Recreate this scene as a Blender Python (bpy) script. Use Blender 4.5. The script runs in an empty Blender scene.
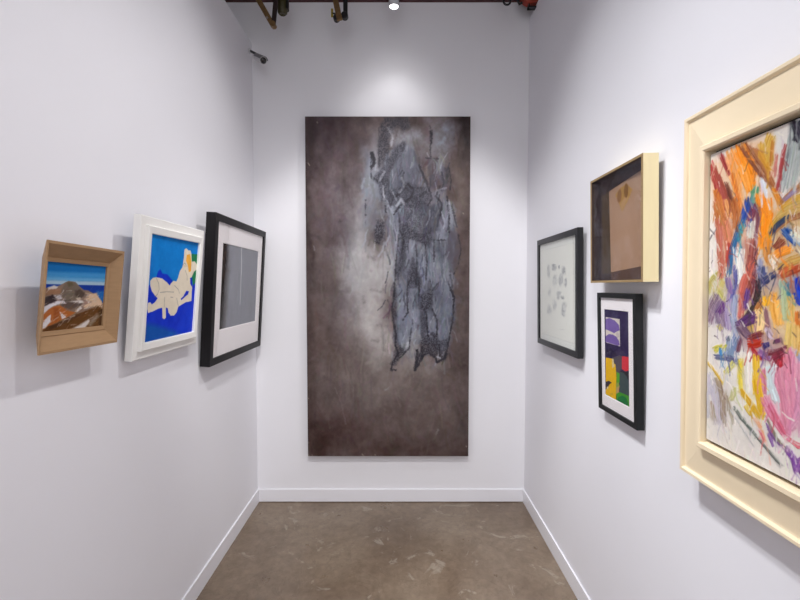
import bpy, math
import numpy as np
from mathutils import Matrix, Vector
S = bpy.context.scene
C = S.collection
rng = np.random.default_rng(7)

# ------------------------------------------------------------------ camera
F_PX, CAM_H, PITCH = 420.0, 1.5, math.atan(17 / 420.0)
cam_d = bpy.data.cameras.new('camera')
cam_d.sensor_width = 36.0
cam_d.lens = 36.0 * F_PX / 800.0
cam_d.clip_start = 0.02
cam = bpy.data.objects.new('camera', cam_d)
C.objects.link(cam)
cam.location = (0, 0, CAM_H)
cam.rotation_euler = (math.pi / 2 - PITCH, 0, 0)
S.camera = cam
S.view_settings.view_transform = 'Standard'
S.view_settings.look = 'None'
RV = np.array([1.0, 0, 0])
FV = np.array([0, math.cos(PITCH), -math.sin(PITCH)])
UV_ = np.array([0, math.sin(PITCH), math.cos(PITCH)])
CV = np.array([0, 0, CAM_H])

def ray(x, y):
    return FV + RV * (x - 400) / F_PX - UV_ * (y - 300) / F_PX

def at(x, y, Y):
    """point of the room at depth Y seen at a measured place of the photograph"""
    d = ray(x, y)
    return CV + d * (Y / d[1])

XL, XR, YB = -0.974, 0.850, 2.825          # wall planes
ZC = 3.60                                  # ceiling

# ------------------------------------------------------------------ materials
def lin(c):
    c = np.asarray(c, float) / 255.0
    return np.where(c <= 0.04045, c / 12.92, ((c + 0.055) / 1.055) ** 2.4)

def new_mat(name):
    m = bpy.data.materials.new(name)
    m.use_nodes = True
    n = m.node_tree.nodes
    return m, n, m.node_tree.links, n['Principled BSDF']

def mat(name, rgb, rough=0.5, metal=0.0, spec=0.5, noise=0.0, scale=30.0, bump=0.0, stretch=None, emit=0.0):
    m, n, l, b = new_mat(name)
    col = lin(rgb)
    b.inputs['Base Color'].default_value = (*col, 1)
    b.inputs['Roughness'].default_value = rough
    b.inputs['Metallic'].default_value = metal
    b.inputs['Specular IOR Level'].default_value = spec
    if emit:
        b.inputs['Emission Color'].default_value = (*col, 1)
        b.inputs['Emission Strength'].default_value = emit
    if noise or bump:
        tc = n.new('ShaderNodeTexCoord')
        mp = n.new('ShaderNodeMapping')
        if stretch:
            mp.inputs['Scale'].default_value = stretch
        l.new(tc.outputs['Object'], mp.inputs['Vector'])
        nz = n.new('ShaderNodeTexNoise')
        nz.inputs['Scale'].default_value = scale
        nz.inputs['Detail'].default_value = 6
        l.new(mp.outputs['Vector'], nz.inputs['Vector'])
        if noise:
            r = n.new('ShaderNodeValToRGB')
            r.color_ramp.elements[0].position = 0.25
            r.color_ramp.elements[1].position = 0.75
            r.color_ramp.elements[0].color = (*(col * (1 - noise)), 1)
            r.color_ramp.elements[1].color = (*np.minimum(col * (1 + noise), 1), 1)
            l.new(nz.outputs['Fac'], r.inputs['Fac'])
            l.new(r.outputs['Color'], b.inputs['Base Color'])
        if bump:
            bp = n.new('ShaderNodeBump')
            bp.inputs['Strength'].default_value = bump
            bp.inputs['Distance'].default_value = 0.002
            l.new(nz.outputs['Fac'], bp.inputs['Height'])
            l.new(bp.outputs['Normal'], b.inputs['Normal'])
    return m

def paint_mat(name, rough=0.6, spec=0.3, rough_low=None):
    """paint layer: colour stored on the painted surface, a fine weave added by nodes"""
    m, n, l, b = new_mat(name)
    a = n.new('ShaderNodeAttribute')
    a.attribute_name = 'paint'
    tc = n.new('ShaderNodeTexCoord')
    nz = n.new('ShaderNodeTexNoise')
    nz.inputs['Scale'].default_value = 420
    nz.inputs['Detail'].default_value = 3
    l.new(tc.outputs['Object'], nz.inputs['Vector'])
    mr = n.new('ShaderNodeMapRange')
    mr.inputs['To Min'].default_value = 0.93
    mr.inputs['To Max'].default_value = 1.07
    l.new(nz.outputs['Fac'], mr.inputs['Value'])
    mx = n.new('ShaderNodeVectorMath')
    mx.operation = 'SCALE'
    l.new(a.outputs['Color'], mx.inputs[0])
    l.new(mr.outputs['Result'], mx.inputs['Scale'])
    l.new(mx.outputs['Vector'], b.inputs['Base Color'])
    b.inputs['Roughness'].default_value = rough
    b.inputs['Specular IOR Level'].default_value = spec
    return m

def glass_mat(name, tint=(1, 1, 1), refl=0.6):
    m = bpy.data.materials.new(name)
    m.use_nodes = True
    n, l = m.node_tree.nodes, m.node_tree.links
    n.clear()
    out = n.new('ShaderNodeOutputMaterial')
    tr = n.new('ShaderNodeBsdfTransparent')
    tr.inputs['Color'].default_value = (*tint, 1)
    gl = n.new('ShaderNodeBsdfGlossy')
    gl.inputs['Roughness'].default_value = 0.02
    fr = n.new('ShaderNodeFresnel')
    fr.inputs['IOR'].default_value = 1.45
    mu = n.new('ShaderNodeMath')
    mu.operation = 'MULTIPLY'
    mu.inputs[1].default_value = refl
    mix = n.new('ShaderNodeMixShader')
    l.new(fr.outputs['Fac'], mu.inputs[0])
    l.new(mu.outputs[0], mix.inputs['Fac'])
    l.new(tr.outputs[0], mix.inputs[1])
    l.new(gl.outputs[0], mix.inputs[2])
    l.new(mix.outputs[0], out.inputs['Surface'])
    return m

M = {
    'wall': mat('wall_paint', (235, 234, 239), 0.62, spec=0.25, noise=0.012, scale=2.2, bump=0.02),
    'wall_back': mat('back_wall_paint', (235, 234, 238), 0.62, spec=0.25, noise=0.012, scale=2.2, bump=0.02),
    'base': mat('baseboard_paint', (236, 235, 240), 0.32, spec=0.5),
    'ceil': mat('ceiling_deck', (60, 40, 42), 0.8, noise=0.2, scale=5),
    'beam': mat('beam_paint', (74, 34, 40), 0.6, noise=0.1, scale=9),
    'tan': mat('tan_wood', (166, 133, 98), 0.55, spec=0.3, noise=0.07, scale=26, stretch=(1, 1, 6)),
    'white_frame': mat('white_frame_paint', (238, 236, 232), 0.45, spec=0.35, noise=0.01, scale=20),
    'black': mat('black_frame', (19, 17, 19), 0.45, spec=0.22, noise=0.15, scale=60, stretch=(1, 1, 5)),
    'charcoal': mat('charcoal_frame', (28, 28, 31), 0.4, spec=0.35, noise=0.1, scale=60),
    'black_green': mat('small_black_frame', (22, 24, 25), 0.4, spec=0.3, noise=0.1, scale=60),
    'mat': mat('mat_board', (252, 244, 245), 0.85, spec=0.15, noise=0.008, scale=200),
    'bevel': mat('mat_bevel', (190, 188, 190), 0.8),
    'cream': mat('cream_frame', (239, 221, 189), 0.42, spec=0.35, noise=0.015, scale=14),
    'box_side': mat('pale_yellow_wood', (254, 236, 188), 0.5, spec=0.3, noise=0.03, scale=22, stretch=(3, 3, 0.4)),
    'box_edge': mat('bronze_edge', (146, 122, 84), 0.4, spec=0.5, noise=0.12, scale=40),
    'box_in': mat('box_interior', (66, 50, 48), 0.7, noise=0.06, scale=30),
    'backing': mat('backing_board', (120, 104, 86), 0.8),
    'gap': mat('gap_shade_paint', (26, 22, 20), 0.8),  # near-black colour puts the lip's shade into the float gap
    'glass': glass_mat('picture_glass', (0.985, 0.99, 0.99), 0.16),
    'metal_w': mat('white_metal', (206, 206, 210), 0.35, spec=0.5),
    'cam_grey': mat('camera_housing', (206, 204, 206), 0.4),
    'cam_hood': mat('camera_hood', (120, 118, 122), 0.45),
    'cam_dark': mat('camera_dark', (40, 40, 44), 0.3),
    'lens': mat('lens_glass', (14, 14, 18), 0.08, spec=0.8),
    'lamp': mat('lamp_lens', (255, 250, 244), 0.4, emit=6.0),
    'brass': mat('aged_brass', (128, 100, 66), 0.38, metal=0.55, noise=0.22, scale=50),
    'bolt': mat('bolt_steel', (170, 160, 150), 0.3, metal=0.8),
    'dark_metal': mat('dark_steel', (44, 30, 28), 0.5, metal=0.3),
    'olive': mat('olive_dark', (58, 52, 22), 0.5, noise=0.3, scale=60),
    'black_metal': mat('black_metal', (20, 18, 20), 0.45),
    'yellow': mat('yellow_tag', (150, 130, 30), 0.6),
    'red': mat('red_pipe_paint', (150, 42, 18), 0.42, noise=0.08, scale=30),
}

# ------------------------------------------------------------------ mesh helpers
class MB:
    def __init__(s):
        s.v, s.f = [], []
    def add(s, vs, fs):
        o = len(s.v)
        s.v += [tuple(map(float, p)) for p in vs]
        s.f += [tuple(i + o for i in f) for f in fs]
        return s
    def box(s, lo, hi):
        x0, y0, z0 = lo
        x1, y1, z1 = hi
        return s.add([(x0, y0, z0), (x1, y0, z0), (x1, y1, z0), (x0, y1, z0), (x0, y0, z1), (x1, y0, z1), (x1, y1, z1), (x0, y1, z1)],
                     [(0, 3, 2, 1), (4, 5, 6, 7), (0, 1, 5, 4), (1, 2, 6, 5), (2, 3, 7, 6), (3, 0, 4, 7)])
    def tube(s, pts, rad, seg=20, cap=True):
        """a turned or bent tube; rad is one radius or one per point"""
        pts = [Vector(p) for p in pts]
        rad = [rad] * len(pts) if np.isscalar(rad) else rad
        up = None
        vs, fs = [], []
        for i, p in enumerate(pts):
            t = (pts[min(i + 1, len(pts) - 1)] - pts[max(i - 1, 0)]).normalized()
            if up is None:
                up = Vector((0, 0, 1)) if abs(t.z) < 0.9 else Vector((1, 0, 0))
            a = t.cross(up).normalized()
            b = a.cross(t).normalized()
            up = b
            for k in range(seg):
                q = 2 * math.pi * k / seg
                vs.append(p + (a * math.cos(q) + b * math.sin(q)) * rad[i])
        for i in range(len(pts) - 1):
            for k in range(seg):
                k2 = (k + 1) % seg
                fs.append((i * seg + k, i * seg + k2, (i + 1) * seg + k2, (i + 1) * seg + k))
        if cap:
            fs.append(tuple(range(seg))[::-1])
            fs.append(tuple(range((len(pts) - 1) * seg, len(pts) * seg)))
        return s.add(vs, fs)
    def lathe(s, prof, seg=36):
        """(radius, height) outline turned about the vertical axis"""
        vs = [(r * math.cos(2 * math.pi * k / seg), r * math.sin(2 * math.pi * k / seg), z) for r, z in prof for k in range(seg)]
        fs = [(i * seg + k, i * seg + (k + 1) % seg, (i + 1) * seg + (k + 1) % seg, (i + 1) * seg + k) for i in range(len(prof) - 1) for k in range(seg)]
        return s.add(vs, fs)
    def bar(s, p, q, w, t, side=(0, 1, 0)):
        """flat bar from p to q: w across, t thick along `side`"""
        p, q, n = Vector(p), Vector(q), Vector(side).normalized()
        d = (q - p).normalized()
        a = d.cross(n).normalized() * (w / 2)
        n = n * (t / 2)
        vs = [p - a - n, p + a - n, p + a + n, p - a + n, q - a - n, q + a - n, q + a + n, q - a + n]
        return s.add(vs, [(0, 3, 2, 1), (4, 5, 6, 7), (0, 1, 5, 4), (1, 2, 6, 5), (2, 3, 7, 6), (3, 0, 4, 7)])
    def build(s, name, material, parent=None, smooth=False, bevel=0.0):
        me = bpy.data.meshes.new(name)
        me.from_pydata(s.v, [], s.f)
        me.validate()
        import bmesh
        bm = bmesh.new()
        bm.from_mesh(me)
        bmesh.ops.recalc_face_normals(bm, faces=bm.faces)
        bm.to_mesh(me)
        bm.free()
        if smooth:
            me.shade_smooth()
            if hasattr(me, 'set_sharp_from_angle'):
                me.set_sharp_from_angle(angle=math.radians(40))
        me.materials.append(material)
        o = bpy.data.objects.new(name, me)
        C.objects.link(o)
        if parent:
            o.parent = parent
        if bevel:
            b = o.modifiers.new('bevel', 'BEVEL')
            b.width = bevel
            b.segments = 2
            b.limit_method = 'ANGLE'
        return o

def struct(name, mb, m, bevel=0.0):
    o = mb.build(name, m, bevel=bevel)
    o['kind'] = 'structure'
    return o

def thing(name, label, cat, matrix, group=None):
    o = bpy.data.objects.new(name, None)
    o.empty_display_size = 0.05
    C.objects.link(o)
    o.matrix_world = matrix
    o['label'] = label
    o['category'] = cat
    if group:
        o['group'] = group
    return o

# ------------------------------------------------------------------ the room
T = 0.13
struct('floor', MB().box((-2.6, -3.0, -0.1), (2.4, YB + 0.15, 0.0)), None or bpy.data.materials.new('floor_tmp'))
struct('wall_back', MB().box((-2.6, YB, 0.0), (2.4, YB + 0.15, ZC)), M['wall_back'])
struct('wall_left', MB().box((XL - T, -2.4, 0.0), (XL, YB, 3.071)), M['wall'])
struct('wall_right', MB().box((XR, -2.4, 0.0), (XR + T, YB, 3.235)), M['wall'])
struct('ceiling', MB().box((-2.6, -0.5, ZC), (2.4, YB + 0.15, ZC + 0.1)), M['ceil'])
struct('light_blocker_left', MB().box((-1.75, -2.4, 0.0), (-1.62, YB, ZC)), M['wall'])  # added unseen blocker: keeps world light out of the channel beyond the left wall
struct('light_blocker_right', MB().box((1.5, -2.4, 0.0), (1.63, YB, ZC)), M['wall'])  # matching unseen blocker, added on the right against world light
struct('light_blocker_rear', MB().box((-1.62, -2.4, 0.0), (XL - T, -2.3, ZC)), M['wall'])  # unseen end panel, added to close and darken the left channel
struct('light_blocker_top', MB().box((-1.62, -2.4, ZC - .02), (XL - T, -0.5, ZC + .08)), M['ceil'])  # unseen lid, added to keep light from above out of that channel
struct('trim_1', MB().box((-2.6, YB - 0.10, 3.335), (2.4, YB, ZC)), M['beam'])
B, BH = 0.009, 0.0915
struct('baseboard_left', MB().box((XL, -2.4, 0.0), (XL + B, YB, BH)), M['base'], 0.0025)
struct('baseboard_right', MB().box((XR - B, -2.4, 0.0), (XR, YB, BH)), M['base'], 0.0025)
struct('baseboard_back', MB().box((XL + B, YB - B, 0.004), (XR - B, YB, BH)), M['base'], 0.0025)

def floor_material():
    m, n, l, b = new_mat('polished_concrete')
    tc = n.new('ShaderNodeTexCoord')
    def noise(scale, detail=6, rough=0.6, dist=0.0, st=(1, 1, 1)):
        mp = n.new('ShaderNodeMapping')
        mp.inputs['Scale'].default_value = st
        l.new(tc.outputs['Object'], mp.inputs['Vector'])
        z = n.new('ShaderNodeTexNoise')
        z.inputs['Scale'].default_value = scale
        z.inputs['Detail'].default_value = detail
        z.inputs['Roughness'].default_value = rough
        z.inputs['Distortion'].default_value = dist
        l.new(mp.outputs['Vector'], z.inputs['Vector'])
        return z.outputs['Fac']
    def ramp(src, stops):
        r = n.new('ShaderNodeValToRGB')
        e = r.color_ramp.elements
        while len(e) < len(stops):
            e.new(0.5)
        for k, (p, c) in enumerate(stops):
            e[k].position = p
            e[k].color = (*c, 1)
        l.new(src, r.inputs['Fac'])
        return r.outputs['Color']
    def mixc(a, b_, fac, mode='MIX'):
        x = n.new('ShaderNodeMix')
        x.data_type = 'RGBA'
        x.blend_type = mode
        l.new(a, x.inputs[6])
        l.new(b_, x.inputs[7])
        if isinstance(fac, float):
            x.inputs[0].default_value = fac
        else:
            l.new(fac, x.inputs[0])
        return x.outputs[2]
    base = ramp(noise(2.3, 8, 0.62, 0.6), [(0.28, lin((102, 85, 70))), (0.5, lin((121, 105, 89))), (0.72, lin((140, 125, 108)))])
    fine = ramp(noise(26, 8, 0.7, 0.4), [(0.3, (0.72, 0.70, 0.68)), (0.7, (1.18, 1.18, 1.18))])
    c = mixc(base, fine, 0.8, 'MULTIPLY')
    # pale scuffs and worn patches
    sc = ramp(noise(5.2, 10, 0.66, 1.6), [(0.595, (0, 0, 0)), (0.65, (1, 1, 1)), (0.70, (0.1, 0.1, 0.1))])
    pale = n.new('ShaderNodeRGB')
    pale.outputs[0].default_value = (*lin((158, 148, 134)), 1)
    mul = n.new('ShaderNodeMath')
    mul.operation = 'MULTIPLY'
    mul.inputs[1].default_value = 0.7
    l.new(sc, mul.inputs[0])
    c = mixc(c, pale.outputs[0], mul.outputs[0])
    # fine darker cracks
    ck = ramp(noise(3.1, 9, 0.6, 2.4), [(0.49, (0, 0, 0)), (0.5, (1, 1, 1)), (0.51, (0, 0, 0))])
    dk = n.new('ShaderNodeRGB')
    dk.outputs[0].default_value = (*lin((66, 54, 44)), 1)
    mul2 = n.new('ShaderNodeMath')
    mul2.operation = 'MULTIPLY'
    mul2.inputs[1].default_value = 0.3
    l.new(ck, mul2.inputs[0])
    c = mixc(c, dk.outputs[0], mul2.outputs[0])
    l.new(c, b.inputs['Base Color'])
    rr = ramp(noise(7, 6), [(0.3, (0.26,) * 3), (0.7, (0.42,) * 3)])
    l.new(rr, b.inputs['Roughness'])
    b.inputs['Specular IOR Level'].default_value = 0.5
    bp = n.new('ShaderNodeBump')
    bp.inputs['Strength'].default_value = 0.05
    bp.inputs['Distance'].default_value = 0.003
    l.new(noise(30, 8), bp.inputs['Height'])
    l.new(bp.outputs['Normal'], b.inputs['Normal'])
    return m
bpy.data.objects['floor'].data.materials[0] = floor_material()

# ------------------------------------------------------------------ frames: where each hangs
def pose(side, cy, cz, w, h, roll, lean, d, yaw=0.0):
    """orientation of a picture on the left (-1) or right (+1) wall; its front plane stands d off the wall and leans forward"""
    X = (XL + 0.008) if side < 0 else (XR - 0.008)
    u0 = np.array([0, -float(side), 0])
    n0 = np.array([-float(side), 0, 0])
    v0 = np.array([0, 0, 1.0])
    u = u0 * math.cos(yaw) + n0 * math.sin(yaw)
    n = n0 * math.cos(yaw) - u0 * math.sin(yaw)
    v = v0 * math.cos(lean) + n * math.sin(lean)
    u2 = u * math.cos(roll) + v * math.sin(roll)
    v2 = v * math.cos(roll) - u * math.sin(roll)
    c = np.array([X, cy, cz]) + n0 * d
    return dict(c=c, u=u2, v=v2, n=np.cross(u2, v2), w=w, h=h, d=d + 0.008, lean=lean)

def matrix_of(p):
    base = p['c'] - p['v'] * p['h'] / 2          # bottom edge, middle
    m = Matrix.Identity(4)
    for i in range(3):
        m[i][0], m[i][1], m[i][2], m[i][3] = p['u'][i], -p['n'][i], p['v'][i], base[i]
    return m

def L(p, x, y, n=0.0):
    """local point: x right, y up from the middle, n out of the wall"""
    return (x, -n, y + p['h'] / 2)

def moulding(p, prof, mx=1.0, my=1.0):
    """mitred frame swept from a closed profile of (inset, out) pairs"""
    mb = MB()
    k = len(prof)
    vs, fs = [], []
    for sx, sy in ((-1, 1), (1, 1), (1, -1), (-1, -1)):
        for t, n in prof:
            vs.append(L(p, sx * (p['w'] / 2 - t * mx), sy * (p['h'] / 2 - t * my), n))
    for c in range(4):
        c2 = (c + 1) % 4
        for i in range(k):
            j = (i + 1) % k
            fs.append((c * k + i, c * k + j, c2 * k + j, c2 * k + i))
    mb.add(vs, fs)
    return mb

def slab(p, x0, x1, y0, y1, n0, n1):
    mb = MB()
    a, b = L(p, x0, y0, n0), L(p, x1, y1, n1)
    return mb.box(tuple(min(i, j) for i, j in zip(a, b)), tuple(max(i, j) for i, j in zip(a, b)))

def window_board(p, W2, H2, x0, x1, y0, y1, n, bev=0.002):
    """mat board with a bevelled window"""
    mb = MB()
    o = [(-W2, H2), (W2, H2), (W2, -H2), (-W2, -H2)]
    i = [(x0, y1), (x1, y1), (x1, y0), (x0, y0)]
    j = [(x0 + bev, y1 - bev), (x1 - bev, y1 - bev), (x1 - bev, y0 + bev), (x0 + bev, y0 + bev)]
    vs = [L(p, *q, n) for q in o] + [L(p, *q, n) for q in i] + [L(p, *q, n - bev) for q in j]
    fs = []
    for c in range(4):
        c2 = (c + 1) % 4
        fs += [(c, c2, 4 + c2, 4 + c), (4 + c, 4 + c2, 8 + c2, 8 + c)]
    return mb.add(vs, fs)

def backing(p, inset, depth, root):
    inset = max(inset, min(p['w'], p['h']) * .36)
    hh = p['h'] / 2 - inset
    reach = p['d'] - math.sin(p['lean']) * hh - 0.0015
    if reach > depth + 0.001:
        slab(p, -p['w'] / 2 + inset, p['w'] / 2 - inset, -hh, hh, -reach, -depth + 0.001).build('backing_board', M['backing'], root)

# ------------------------------------------------------------------ painting tools
def up_noise(h, w, ch, cw, seed):
    r = np.random.default_rng(seed)
    ch, cw = max(2, int(ch)), max(2, int(cw))
    g = r.random((ch + 1, cw + 1))
    y = np.linspace(0, ch - 1e-6, h)
    x = np.linspace(0, cw - 1e-6, w)
    yi, xi = y.astype(int), x.astype(int)
    fy, fx = y - yi, x - xi
    fy, fx = fy * fy * (3 - 2 * fy), fx * fx * (3 - 2 * fx)
    a = g[yi][:, xi] * (1 - fx) + g[yi][:, xi + 1] * fx
    b = g[yi + 1][:, xi] * (1 - fx) + g[yi + 1][:, xi + 1] * fx
    return a * (1 - fy[:, None]) + b * fy[:, None]

def fbm(h, w, ch, cw, seed, octv=5, gain=0.55):
    out, amp, tot = np.zeros((h, w)), 1.0, 0.0
    for o in range(octv):
        out += amp * up_noise(h, w, ch * 2 ** o, cw * 2 ** o, seed + 31 * o)
        tot += amp
        amp *= gain
    return out / tot

class Art:
    """a picture surface painted in its own flat coordinates (metres on the picture)"""
    def __init__(s, p, x0, x1, y0, y1, n, res):
        s.p, s.x0, s.x1, s.y0, s.y1, s.n = p, x0, x1, y0, y1, n
        s.w = int((x1 - x0) * res) + 2
        s.h = int((y1 - y0) * res) + 2
        s.gx = np.linspace(x0, x1, s.w)
        s.gy = np.linspace(y1, y0, s.h)
        s.img = np.zeros((s.h, s.w, 3))
        s.z = np.zeros((s.h, s.w))
        s.seed = 11
    def uv(s, x, y):
        """measured place in the photograph -> metres on the picture plane"""
        p = s.p
        d = ray(x, y)
        t = ((p['c'] + s.n * p['n'] - CV) @ p['n']) / (d @ p['n'])
        q = CV + t * d - p['c']
        return float(q @ p['u']), float(q @ p['v'])
    def sd(s, poly, pad):
        P = np.array(poly, float)
        lo, hi = P.min(0) - pad, P.max(0) + pad
        ix = np.where((s.gx >= lo[0]) & (s.gx <= hi[0]))[0]
        iy = np.where((s.gy >= lo[1]) & (s.gy <= hi[1]))[0]
        if len(ix) < 1 or len(iy) < 1:
            return None
        sl = (slice(iy[0], iy[-1] + 1), slice(ix[0], ix[-1] + 1))
        X, Y = np.meshgrid(s.gx[sl[1]], s.gy[sl[0]])
        return sl, X, Y, P
    @staticmethod
    def dist(P, X, Y):
        d = np.full(X.shape, 1e9)
        ins = np.zeros(X.shape, bool)
        for i in range(len(P)):
            a, b = P[i - 1], P[i]
            e = b - a
            L2 = max(e @ e, 1e-14)
            t = np.clip(((X - a[0]) * e[0] + (Y - a[1]) * e[1]) / L2, 0, 1)
            d = np.minimum(d, (X - a[0] - t * e[0]) ** 2 + (Y - a[1] - t * e[1]) ** 2)
            c = ((a[1] > Y) != (b[1] > Y))
            if abs(e[1]) > 1e-12:
                ins ^= c & (X < a[0] + (Y - a[1]) * e[0] / e[1])
        d = np.sqrt(d)
        return np.where(ins, -d, d)
    def blend(s, sl, a, col, lift=0.0):
        a = np.clip(a, 0, 1)
        s.img[sl] = s.img[sl] * (1 - a[..., None]) + np.asarray(col, float) * a[..., None]
        if lift:
            s.z[sl] = np.maximum(s.z[sl], lift * a)
    def fill(s, pts, col, soft=0.0012, alpha=1.0, wob=0.0, wf=0.02, uv=False, lift=0.0, tex=None):
        """flat shape with a soft or ragged edge"""
        s.seed += 1
        P = pts if uv else [s.uv(*q) for q in pts]
        r = s.sd(P, soft * 3 + wob * 2 + 0.002)
        if r is None:
            return
        sl, X, Y, P = r
        d = s.dist(P, X, Y)
        if wob:
            h, w = X.shape
            d = d + (fbm(h, w, h * abs(s.gy[1] - s.gy[0]) / wf + 1, w * (s.gx[1] - s.gx[0]) / wf + 1, s.seed, 4) - 0.5) * 2 * wob
        a = np.clip(0.5 - d / (2 * soft), 0, 1) * alpha
        if tex is not None:
            a = a * tex[sl]
        s.blend(sl, a, col, lift)
    def line(s, pts, wpx, col, alpha=1.0, soft=0.0008, wob=0.0, lift=0.0, uv=False, tex=None):
        """brushed line following points; width is in metres"""
        s.seed += 1
        P = np.array(pts if uv else [s.uv(*q) for q in pts], float)
        r = s.sd(P, wpx + soft * 3 + wob * 2)
        if r is None:
            return
        sl, X, Y, _ = r
        d = np.full(X.shape, 1e9)
        for a, b in zip(P[:-1], P[1:]):
            e = b - a
            t = np.clip(((X - a[0]) * e[0] + (Y - a[1]) * e[1]) / max(e @ e, 1e-14), 0, 1)
            d = np.minimum(d, np.hypot(X - a[0] - t * e[0], Y - a[1] - t * e[1]))
        d = d - wpx / 2
        if wob:
            h, w = X.shape
            d = d + (fbm(h, w, h * abs(s.gy[1] - s.gy[0]) / 0.012 + 1, w * (s.gx[1] - s.gx[0]) / 0.012 + 1, s.seed, 4) - 0.5) * 2 * wob
        a = np.clip(0.5 - d / (2 * soft), 0, 1) * alpha
        if tex is not None:
            a = a * tex[sl]
        s.blend(sl, a, col, lift)
    def brush(s, pts, w0, w1, col, dry=0.35, alpha=1.0, lift=0.0008, jit=16):
        """a dragged bristle stroke laid as many thin strands; points and widths measured on the photograph"""
        s.seed += 1
        rr = np.random.default_rng(s.seed)
        pts = np.array(pts, float)
        seg = np.r_[0, np.cumsum(np.hypot(*np.diff(pts, axis=0).T))]
        n = max(4, int(seg[-1] / 2.5))
        def along(t):
            t = np.clip(t, -.12, 1.12) * seg[-1]
            x = np.interp(t, seg, pts[:, 0])
            y = np.interp(t, seg, pts[:, 1])
            e0, e1 = pts[1] - pts[0], pts[-1] - pts[-2]
            lo, hi = t < 0, t > seg[-1]
            x = np.where(lo, pts[0, 0] + e0[0] / max(np.hypot(*e0), 1e-6) * t, np.where(hi, pts[-1, 0] + e1[0] / max(np.hypot(*e1), 1e-6) * (t - seg[-1]), x))
            y = np.where(lo, pts[0, 1] + e0[1] / max(np.hypot(*e0), 1e-6) * t, np.where(hi, pts[-1, 1] + e1[1] / max(np.hypot(*e1), 1e-6) * (t - seg[-1]), y))
            return np.stack([x, y], -1)
        wm = 1.25 * max(w0, w1)
        k = max(3, int(round(wm / 0.6)))
        offs = (np.arange(k) + .5) / k * 2 - 1 + (rr.random(k) - .5) * .5 / k
        e = np.gradient(pts, axis=0)
        e /= np.maximum(np.hypot(e[:, 0], e[:, 1]), 1e-6)[:, None]
        hw = (np.linspace(w0, w1, len(pts)) * .62)[:, None]
        nrm = np.stack([-e[:, 1], e[:, 0]], -1) * hw
        s.fill(list(pts + nrm) + list((pts - nrm)[::-1]), np.asarray(col, float) * .93 + 10, soft=.004, alpha=.42 * alpha, wob=.006, wf=.02)
        for o in rr.permutation(offs):
            edge = abs(o)
            if rr.random() < dry * (.15 + .55 * edge):
                continue
            ta, tb = -.06 + rr.random() * (.10 + .22 * edge), 1.06 - rr.random() * (.12 + .26 * edge)
            if rr.random() < dry * .5:                      # a strand that runs dry part of the way
                if rr.random() < .5:
                    tb = ta + (tb - ta) * (.35 + .5 * rr.random())
                else:
                    ta = tb - (tb - ta) * (.35 + .5 * rr.random())
            t = np.linspace(ta, tb, n)
            q = along(t)
            d = np.gradient(q, axis=0)
            d /= np.maximum(np.hypot(d[:, 0], d[:, 1]), 1e-6)[:, None]
            u = np.clip(t, 0, 1)
            half = 1.25 * (w0 + (w1 - w0) * u) / 2
            wig = o + .10 * np.sin(t * (3 + 4 * rr.random()) + 6 * rr.random())
            q = q + np.stack([-d[:, 1], d[:, 0]], -1) * (half * wig)[:, None]
            tone = (rr.random() - .5) * 2.6 * jit + (rr.random(3) - .5) * 10
            P = [s.uv(*x) for x in q]
            s.line(P, (.0012 + .0024 * rr.random()), np.asarray(col, float) + tone, alpha=alpha * (.72 + .28 * rr.random()), soft=.0009, wob=.0012, lift=lift * (.5 + rr.random()), uv=True)
    def scumble(s, n, ang, spread, l0, l1, w, alpha, seed, x_max=None, x_min=None, y_min=None, y_max=None, jit=14, mix=None):
        """thin dragged strands that carry the colour they start in"""
        rr = np.random.default_rng(seed)
        for k in range(n):
            x = s.x0 + (s.x1 - s.x0) * rr.random()
            y = s.y0 + (s.y1 - s.y0) * rr.random()
            if x_max is not None and x > x_max:
                x = s.x0 + (x_max - s.x0) * rr.random()
            if x_min is not None:
                x = x_min + (x_max - x_min) * rr.random()
            if y_min is not None and (y < y_min or y > y_max):
                y = y_min + (y_max - y_min) * rr.random()
            ix = int((x - s.x0) / (s.x1 - s.x0) * (s.w - 1))
            iy = int((s.y1 - y) / (s.y1 - s.y0) * (s.h - 1))
            col = s.img[iy, ix] + (rr.random() - .5) * 2 * jit + (rr.random(3) - .5) * jit
            if mix is not None and rr.random() < mix[1]:
                col = np.asarray(mix[0], float) + (rr.random() - .5) * 2 * jit
            t = ang + (rr.random() - .5) * 2 * spread
            ln = l0 + (l1 - l0) * rr.random()
            b = (rr.random() - .5) * .25 * ln
            P = [(x, y), (x + math.cos(t) * ln * .5 - math.sin(t) * b, y + math.sin(t) * ln * .5 + math.cos(t) * b), (x + math.cos(t) * ln, y + math.sin(t) * ln)]
            s.line(P, w * (.5 + rr.random()), col, alpha=alpha * (.5 + .5 * rr.random()), soft=max(.0008, w * .45), wob=.001 + w * .35, lift=.0006 * rr.random(), uv=True)
    def build(s, name, material, root, gain=1.0, relief=1.0):
        p = s.p
        X, Y = np.meshgrid(s.gx, s.gy)
        if getattr(s, 'cut', None):                          # a sheet with slanted edges: squeeze the grid into its outline, colours sampled there
            tl, bl, ft, fb, xr = s.cut
            v = np.linspace(0, 1, s.h)[:, None]
            u = np.linspace(0, 1, s.w)[None, :]
            XL_ = tl[0] + (bl[0] - tl[0]) * v
            Xn = XL_ + (xr - XL_) * u
            Yn = ft(Xn) * (1 - v) + fb(Xn) * v
            ix = np.clip(((Xn - s.x0) / (s.x1 - s.x0) * (s.w - 1)).round().astype(int), 0, s.w - 1)
            iy = np.clip(((s.y1 - Yn) / (s.y1 - s.y0) * (s.h - 1)).round().astype(int), 0, s.h - 1)
            s.img, s.z = s.img[iy, ix], s.z[iy, ix]
            X, Y = Xn, Yn
        co = np.empty((s.h * s.w, 3), np.float32)
        co[:, 0] = X.ravel()
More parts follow.
